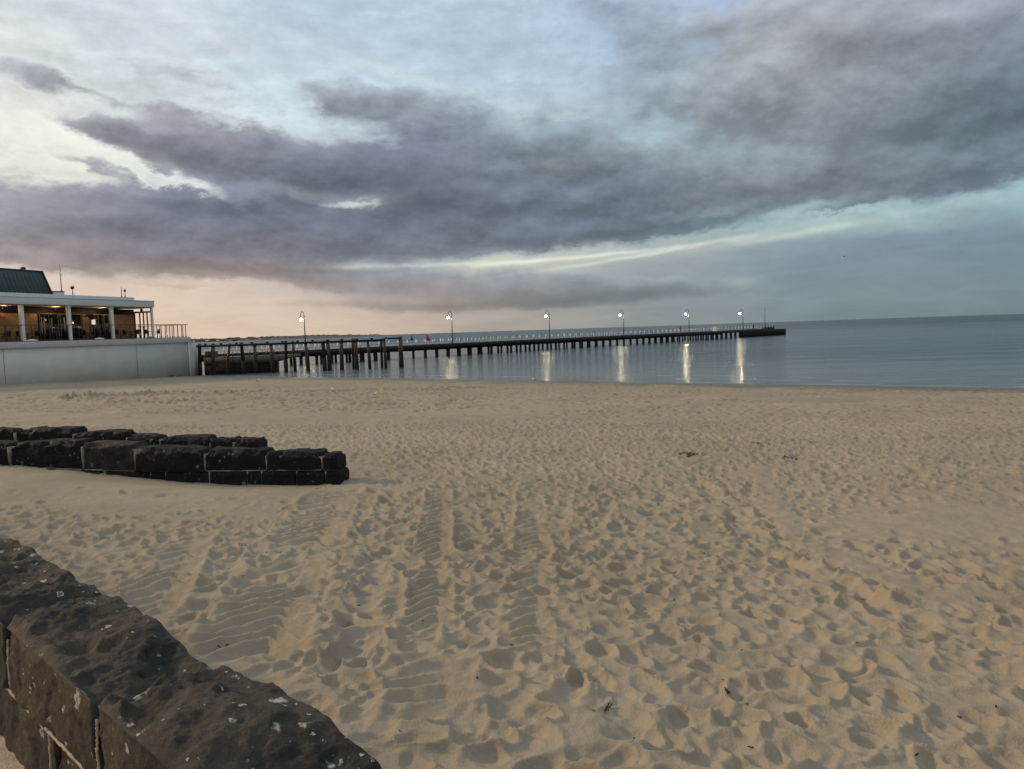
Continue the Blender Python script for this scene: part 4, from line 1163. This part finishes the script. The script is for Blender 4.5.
# ================================================================== the pier
P0 = Vector((-29.79, 113.29)); PD_ = Vector((18.84, 19.9)); PU = PD_.normalized(); SP = PD_.length
PR = math.atan2(PU.y, PU.x)
pier_o = empty('pier', (P0.x, P0.y, 0), PR)
tag(pier_o, 'long dark timber pier on piles with white railing posts reaching into the bay', 'pier', kind='thing')
X0p, X1p = -1.35 * SP, 5.75 * SP
def pier():
    W0, W1 = -0.35, 4.6                     # near edge / far edge (local y is away from the viewer)
    MB().span((X0p, W0, 1.72), (X1p, W1, 1.93)).build('deck', M['deck'], pier_o)
    MB().span((X0p, W0 - .16, 1.42), (X1p, W0 - .003, 2.07)).build('edge_beam', M['pile'], pier_o)
    MB().span((X0p, W1 + .003, 1.42), (X1p, W1 + .16, 2.07)).build('edge_beam', M['pile'], pier_o)
    MB().span((X0p, 1.6, 1.40), (X1p, 1.9, 1.717)).build('centre_beam', M['pile'], pier_o)
    n = 0; x = X0p + .8; rng = random.Random(8)
    rest = MB(); rail_rest = MB()
    bents = []
    while x < X1p: bents.append(x); x += 2.65
    for bx in bents:
        cc = MB().span((bx - .17, W0 - .12, 1.13), (bx + .17, W1 + .12, 1.415)).build('crosshead', M['pile'], pier_o) if bx < 4.6 * SP else None
        for y in (W0 + .25, W1 - .35):
            r = rng.uniform(.19, .25); lean = rng.uniform(-.08, .08); off = .9 if y > 2 else 0
            tb = ([(bx - lean + off, y, -1.4), (bx + lean * .3 + off, y, 1.45)], [r * 1.1, r])
            if n < 98: MB().tube(*tb, 9).build('pile', M['pile'], pier_o, True)
            else: rest.tube(*tb, 9)
            n += 1
    if rest.V: tag(rest.build('piles', M['pile'], pier_o, True), kind='stuff')
    x = X0p + .5; n = 0
    while x < X1p:
        for y in (W0 - .05, W1 + .05):
            f = rng.uniform(-.012, .012)
            if n < 98: MB().box((x, y, 2.55), (.11, .11, .96)).build('rail_post', M['post'], pier_o)
            else: rail_rest.box((x, y, 2.55), (.11, .11, .96))
            n += 1
        x += 1.95
    tag(rail_rest.build('rail_posts', M['post'], pier_o), kind='stuff')
    for y in (W0 - .05, W1 + .05):
        for z in (2.5, 2.95):
            MB().tube([(X0p, y, z), (X1p, y, z)], .018, 6).build('rail_cable', M['grey'], pier_o)
    # fendered head and the lower landing beyond it
    f = MB(); x = 4.95 * SP
    while x < 6.02 * SP:
        f.box((x, W0 - .3, .95), (.34, .18, 1.9)); x += .62
    f.build('fender_planks', M['pile'], pier_o)
    MB().span((X1p + .003, W0 - .2, .55), (6.0 * SP, W1, 1.35)).build('lower_landing', M['pile'], pier_o)
    MB().span((5.45 * SP, W0 - .36, 1.25), (6.02 * SP, W0 - .21, 1.75)).build('waling', M['pile'], pier_o)
    for x in (5.55, 5.6, 5.66, 5.72, 5.755):
        MB().box((x * SP, W0 + .15, 2.35), (.28, .28, 1.0)).build('bollard', M['pile'], pier_o)
    MB().span((5.62 * SP, W0 + .4, 1.933), (5.74 * SP, W0 + 2.0, 2.6)).build('service_box', M['pile'], pier_o)
pier()
def PP(i, y, z):
    return (P0.x + PU.x * i * SP - PU.y * y, P0.y + PU.y * i * SP + PU.x * y, z)
def pier_lamp():
    o = empty('street_lamp')
    H = 5.35
    MB().tube([(0, 0, 0), (0, 0, .12), (0, 0, .14)], [.16, .16, .09], 12).build('base', M['darkmetal'], o)
    MB().tube([(0, 0, .1), (0, 0, 2.0), (0, 0, H)], [.10, .085, .065], 10).build('pole', M['darkmetal'], o, True)
    arc = []
    for k in range(11):
        a = math.pi * k / 10
        arc.append((0, .45 - .45 * math.cos(a), H + .55 * math.sin(a)))
    arc.append((0, .90, H - .15))
    MB().tube(arc, .045, 8).build('arm', M['darkmetal'], o, True)
    h_ = MB().tube([(0, .90, H - .12), (0, .90, H - .30), (0, .90, H - .42)], [.06, .16, .30], 14).build('lamp_shade', M['darkmetal'], o, True)
    MB().dome((0, .90, H - .57), .20, .20, .18, 14, 8, True).build('bulb', M['lamp'], o, True)
    return o
L0 = pier_lamp()
lamp_words = ['first pier lamp, the one standing behind the old jetty piles', 'second lit pier lamp, just past the pink notice board', 'third lit pier lamp along, counting from the beach',
              'fourth lit pier lamp along, counting from the beach', 'fifth lit pier lamp, close to the person in maroon', 'last lit lamp, next to the bare mast at the pier head']
for k, i in enumerate((-.03, 1.04, 2.0, 2.94, 3.98, 5.05)):
    c = L0 if k == 0 else copy_tree(L0)
    c.location = PP(i, 0.0, 1.932); c.rotation_euler = (0, 0, PR)
    tag(c, lamp_words[k], 'street lamp', 'lamps along the pier', 'thing')
mp = empty('mast', PP(5.58, .3, 1.932), PR)
tag(mp, 'bare thin mast without lamp at the head of the pier', 'mast', kind='thing')
MB().tube([(0, 0, 0), (0, 0, 6.3)], [.10, .045], 8).build('pole', M['darkmetal'], mp, True)
MB().box((0, 0, .15), (.35, .35, .3)).build('base', M['darkmetal'], mp)
MB().box((.12, 0, 5.9), (.2, .12, .16)).build('beacon', M['darkmetal'], mp)
nb = empty('notice_board', PP(.83, -.2, 1.932), PR + rad(20))
tag(nb, 'faded pink notice board on posts at the pier railing', 'sign', kind='thing')
nboard = MB().box((0, 0, 1.45), (1.25, .06, 1.25)).build('board', M['sign_pink'], nb)
sg = MB()
for z in (1.85, 1.62, 1.40, 1.18): sg.box((-.08 + .1 * math.sin(z * 9), -.034, z), (.55, .006, .07))
sg.build('printed_marks', M['cloth_red'], nboard)
for x in (-.5, .5): MB().box((x, .045, .95), (.08, .03, 1.9)).build('post', M['post'], nb)
kb = empty('kiosk', PP(4.66, 2.4, 1.932), PR)
tag(kb, 'small white box shelter on the pier deck between the last two lamps', 'kiosk', kind='thing')
MB().box((0, 0, .62), (2.0, 1.2, 1.24)).build('body', M['post'], kb, bevel=.03)
MB().box((0, 0, 1.29), (2.2, 1.4, .09)).build('roof', M['white'], kb, bevel=.02)
MB().box((-.3, -.605, .6), (.6, .02, 1.0)).build('door', M['white'], kb)

# ------------------------------------------------------------------ people on the pier
def person(loc, rz, top, legs, stride, label, lean=0.0):
    o = empty('person', loc, rz)
    tag(o, label, 'person', 'people walking on the pier', 'thing')
    s = stride
    J = {'pel': (0, 0, .95, .135), 'wai': (lean * .3, 0, 1.10, .125), 'che': (lean * .6, 0, 1.32, .145), 'nek': (lean, 0, 1.50, .055), 'hd0': (lean + .01, 0, 1.60, .078), 'hd1': (lean + .01, 0, 1.72, .085)}
    E = [('pel', 'wai'), ('wai', 'che'), ('che', 'nek'), ('nek', 'hd0'), ('hd0', 'hd1')]
    for q, sg_ in (('l', 1), ('r', -1)):
        f = s * sg_
        J.update({q + 'hip': (0, .10 * sg_, .90, .095), q + 'kne': (f * .6, .10 * sg_, .50, .062), q + 'ank': (f * (1.0 if f > 0 else 1.3), .10 * sg_, .09, .042), q + 'toe': (f * (1.0 if f > 0 else 1.3) + .16, .11 * sg_, .04, .035),
                  q + 'sho': (lean * .8, .19 * sg_, 1.42, .062), q + 'elb': (lean * .7 - f * .35, .25 * sg_, 1.14, .045), q + 'wri': (lean * .7 - f * .4 + .10, .24 * sg_, .90, .032), q + 'han': (lean * .7 - f * .4 + .13, .24 * sg_, .80, .034)})
        E += [('pel', q + 'hip'), (q + 'hip', q + 'kne'), (q + 'kne', q + 'ank'), (q + 'ank', q + 'toe'), ('che', q + 'sho'), (q + 'sho', q + 'elb'), (q + 'elb', q + 'wri'), (q + 'wri', q + 'han')]
    ks = list(J)
    me = bpy.data.meshes.new('body')
    me.from_pydata([J[k][:3] for k in ks], [(ks.index(a), ks.index(b)) for a, b in E], [])
    b = bpy.data.objects.new('body', me); COL.objects.link(b); b.parent = o
    b.modifiers.new('skin', 'SKIN')
    if not me.skin_vertices: me.attributes.new
    for i, k in enumerate(ks):
        me.skin_vertices[0].data[i].radius = (J[k][3], J[k][3])
        me.skin_vertices[0].data[i].use_root = (k == 'pel')
    sub = b.modifiers.new('sub', 'SUBSURF'); sub.levels = 1; sub.render_levels = 2
    m, t, bs = principled('clothed_figure', 0.85)
    z = t.new('ShaderNodeSeparateXYZ'); t.put(z.inputs[0], t.new('ShaderNodeTexCoord').outputs['Object'])
    c = t.mix(t.m('GREATER_THAN', z.outputs[2], .96), legs, top)
    c = t.mix(t.m('GREATER_THAN', z.outputs[2], 1.52), c, (0.42, 0.25, 0.17))
    c = t.mix(t.m('LESS_THAN', z.outputs[2], .09), c, (0.03, 0.03, 0.03))
    t.put(bs.inputs['Base Color'], c); me.materials.append(m)
    hb = MB().dome((lean - .01, 0, 1.70), .105, .098, .125, 14, 6).build('hair', M['hair'], o, True)
    MB().box((lean - .075, 0, 1.66), (.05, .15, .16)).build('hair_back', M['hair'], hb)
    return o
def ensure_skin(): pass
person(PP(.72, .5, 1.932), PR, (0.02, 0.02, 0.025), (0.38, 0.36, 0.33), .16, 'person in black top and pale trousers beside the pink notice board')
person(PP(3.88, .9, 1.932), PR + math.pi, (0.14, 0.03, 0.035), (0.03, 0.03, 0.04), .2, 'person in maroon top walking near the fifth pier lamp')
person(PP(5.36, .9, 1.932), PR + 1.2, (0.02, 0.022, 0.03), (0.02, 0.02, 0.025), .06, 'person in dark clothes standing between the last lamp and the mast', .04)

# ------------------------------------------------------------------ gulls
def gull(loc, rz, label, flying=False):
    o = empty('seagull', loc, rz)
    if not flying: o.scale = (.75, .75, .75)
    tag(o, label, 'bird', None if flying else 'gulls resting on the sand', 'thing')
    if flying:
        b = MB().tube([(-.24, 0, 0), (-.15, 0, .01), (0, 0, 0), (.12, 0, .02), (.19, 0, .04), (.25, 0, .035)], [.012, .045, .07, .055, .04, .02], 10)
        b.build('body', M['feather_g'], o, True)
        for s in (1, -1):
            MB().add([(.09, .04 * s, .03), (-.08, .04 * s, .03), (-.06, .30 * s, .14), (.10, .30 * s, .15), (-.12, .62 * s, .07), (-.02, .58 * s, .08),
                      (.09, .04 * s, .01), (-.08, .04 * s, .02), (-.06, .30 * s, .13), (.10, .30 * s, .13)],
                     [[0, 1, 2, 3], [3, 2, 4, 5], [6, 9, 8, 7], [9, 5, 4, 8], [0, 3, 9, 6], [3, 5, 9], [1, 7, 8, 2], [2, 8, 4]]).build('wing', M['feather_g'], o)
        return o
    MB().tube([(-.20, 0, .17), (-.12, 0, .18), (0, 0, .19), (.09, 0, .21), (.13, 0, .26), (.15, 0, .31), (.165, 0, .345), (.19, 0, .345)], [.015, .055, .085, .07, .042, .036, .042, .02], 12).build('body', M['feather_w'], o, True)
    for s in (1, -1):
        w = MB().dome((0, 0, 0), .17, .022, .055, 14, 5, True).build('wing', M['feather_g'], o, True)
        w.location = (-.06, .072 * s, .21); w.rotation_euler = (0, rad(8), 0)
        MB().tube([(.0, .03 * s, .12), (.01, .03 * s, .02), (.05, .03 * s, .008)], .008, 6).build('leg', M['beak'], o)
    MB().tube([(.20, 0, .345), (.25, 0, .335)], [.013, .004], 6).build('beak', M['beak'], o)
for x, y, rz, lab in ((-21.47, 64.2, .6, 'white gull on the sand just below the old jetty piles'), (-10.7, 45.3, 2.2, 'white gull on the open sand, the fainter of the close pair'),
                      (-7.3, 40.3, -.4, 'white gull on the sand straight below the second pair of jetty piles'), (1.72, 58.8, 2.8, 'lone white gull at the waterline below the third pier lamp')):
    gull((x, y, float(ground_z(np.array([x]), np.array([y]))[0]) + .0), rz, lab)
gull((63.6, 145.0, 15.9), 2.6, 'dark gull gliding alone in the sky over the open sea', True)

# ================================================================== far shore
def far_shore():
    n = 260; V = []; F = []
    rng = np.random.RandomState(4)
    D0 = 2900.0
    for k in range(n + 1):
        a = rad(-60 + (57.0) * k / n)
        fade = min(1.0, max(0.0, (-8.5 - math.degrees(a)) / 6.0))
        r0 = D0 + 200 * math.sin(k * .05); hh = (9.5 + 2.5 * float(vnoise(np.array([k * .06]), np.array([2.0]))[0])) * fade ** .6 + .3
        for rr_, z in ((r0, -1.0), (r0 + 25, 1.5 * fade), (r0 + 320, hh), (r0 + 900, hh * .9), (r0 + 1600, -1.0)):
            V.append((rr_ * math.sin(a), rr_ * math.cos(a), z))
    for k in range(n):
        for j in range(4): F.append([k * 5 + j, k * 5 + j + 1, (k + 1) * 5 + j + 1, (k + 1) * 5 + j])
    tag(raw_mesh('far_shore_land', V, F, M['far_land'], None, True), kind='structure')
    mb = MB(); r = random.Random(3)
    for q in range(520):
        az = r.uniform(-46, -9.4); fade = min(1.0, max(0.0, (-8.5 - az) / 6.0)) ** .6
        rr_ = D0 + r.uniform(60, 420); rd = r.uniform(7, 20)
        zz = max(1.0, 9.0 * fade * (rr_ - D0) / 330) if rr_ < D0 + 330 else 9 * fade
        hh = r.uniform(3.0, 6.5) * (.4 + .6 * fade)
        mb.dome((rr_ * math.sin(rad(az)), rr_ * math.cos(rad(az)), zz - 1.5), rd, rd, hh + 1.5, 8, 3)
    tag(mb.build('shore_trees', M['far_tree'], None, True), kind='stuff')
    # distant low hills across the bay, right of centre
    V = []; F = []
    for k in range(61):
        a = rad(8.5 + 7.0 * k / 60); hh = 26 * max(0.0, math.sin(math.pi * k / 60)) * (1 + .25 * math.sin(k * .5)) 
        for rr_, z in ((13000, -2), (13800, hh * .8), (14500, hh), (16000, -2)): V.append((rr_ * math.sin(a), rr_ * math.cos(a), z))
    for k in range(60):
        for j in range(3): F.append([k * 4 + j, k * 4 + j + 1, (k + 1) * 4 + j + 1, (k + 1) * 4 + j])
    hm = plain('hazy_hills', (0.27, 0.30, 0.31), 1.0, var=0.03, scale=.001, bump=0)  # haze is put into the pale base colour, close to the sky
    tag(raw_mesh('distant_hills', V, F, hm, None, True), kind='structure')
    # houses on the far shore
    def house():
        o = empty('shore_house')
        MB().box((0, 0, 3.0), (13, 10, 6)).build('wall', M['far_house'], o)
        MB().add([(-7, -5.5, 6.003), (7, -5.5, 6.003), (7, 5.5, 6.003), (-7, 5.5, 6.003), (-7, 0, 9), (7, 0, 9)], [[0, 1, 5, 4], [3, 4, 5, 2], [0, 4, 3], [1, 2, 5], [0, 3, 2, 1]]).build('roof', M['far_roof'], o)
        MB().box((2.5, -5.03, 3.4), (3.2, .1, 1.8)).build('window', M['lit_window'], o)
        return o
    h0 = None
    r = random.Random(12)
    for q, az in enumerate([-23.9, -23.2, -22.6, -21.7, -21.0, -20.2, -19.1, -18.2, -17.4, -15.2, -13.0, -12.3, -11.6, -11.0, -10.4, -9.9]):
        rr_ = D0 + r.uniform(30, 55)
        if h0 is None: h0 = house(); o = h0
        else: o = copy_tree(h0)
        o.location = (rr_ * math.sin(rad(az)), rr_ * math.cos(rad(az)), .8 + r.uniform(0, 1.0)); o.rotation_euler = (0, 0, -rad(az) + r.uniform(-.5, .5))
        sc = r.uniform(.55, .95); o.scale = (sc, sc, sc)
        tag(o, 'tiny pale house among dark trees on the far shore', 'house', 'houses on the far shore', 'thing')
far_shore()

# ================================================================== weed and grit on the sand
def bits():
    rng = random.Random(21); mb = MB()
    for q in range(120):
        d = rng.uniform(3.2, 9) if rng.random() < .75 else rng.uniform(9, 22)
        a = rng.uniform(-30, 36)
        x, y = d * math.sin(rad(a)), d * math.cos(rad(a))
        if x * wn.x + y * wn.y < 1.5: continue
        z = float(ground_z(np.array([x]), np.array([y]))[0])
        L = rng.uniform(.004, .016); th = rng.uniform(0, 6.28); r = rng.uniform(.0015, .004)
        pts = [(x, y, z + r)]; 
        for k in range(2):
            th += rng.uniform(-.9, .9); p = pts[-1]
            nx_, ny_ = p[0] + L * math.cos(th), p[1] + L * math.sin(th)
            pts.append((nx_, ny_, z + r + rng.uniform(0, .006)))
        mb.tube(pts, [r, r * 1.3, r * .5], 5)
    tag(mb.build('debris', M['twig'], None, True), kind='stuff')
bits()
def wrack(x, y, sx, sy, lab, seed, n=26):
    rng = random.Random(seed); mb = MB()
    for q in range(n):
        px, py = x + rng.gauss(0, sx * .4), y + rng.gauss(0, sy * .4)
        z = float(ground_z(np.array([px]), np.array([py]))[0])
        r = rng.uniform(.012, .032)
        mb.dome((px, py, z - .01), r * 1.5, r, r * .7, 7, 3)
        mb.tube([(px, py, z + .01), (px + rng.uniform(-.1, .1), py + rng.uniform(-.06, .06), z + .04)], [.008, .004], 4)
    tag(mb.build('seaweed_clump', M['wrack'], None, True), lab, 'seaweed', 'clumps of weed on the sand', 'thing')
wrack(3.55, 15.4, .26, .30, 'darkest round clump of brown weed in mid beach', 1, 34)
wrack(5.5, 17.1, .30, .25, 'dark weed clump at the beginning of a long thin streak of weed', 2, 10)
wrack(6.2, 17.2, .75, .2, 'long thin faint streak of brown weed on the sand', 3, 9)
wrack(5.3, 14.6, .20, .16, 'small dark scrap of weed below the long streak', 4, 6)
def scrap(x, y, L, seed, lab):
    rng = random.Random(seed); mb = MB()
    z = float(ground_z(np.array([x]), np.array([y]))[0])
    for q in range(4):
        a = rng.uniform(0, 6.28); p = [(x, y, z + .012)]
        for k in range(4):
            a += rng.uniform(-.7, .7); p.append((p[-1][0] + L * math.cos(a), p[-1][1] + L * math.sin(a), z + .012 + rng.uniform(0, .02)))
        mb.tube(p, [.004, .005, .004, .003, .001], 6)
    tag(mb.build('twig', M['twig'], None, True), lab, 'twig', 'twigs lying on the sand', 'thing')
scrap(-1.93, 4.88, .022, 2, 'black forked twig on the sand near the promenade wall, between it and the wheel marks')
scrap(.45, 3.95, .012, 4, 'short black twig lying alone in a footprint low in the middle')
scrap(1.17, 4.15, .012, 8, 'black twig on the open sand right of the wheel tracks')
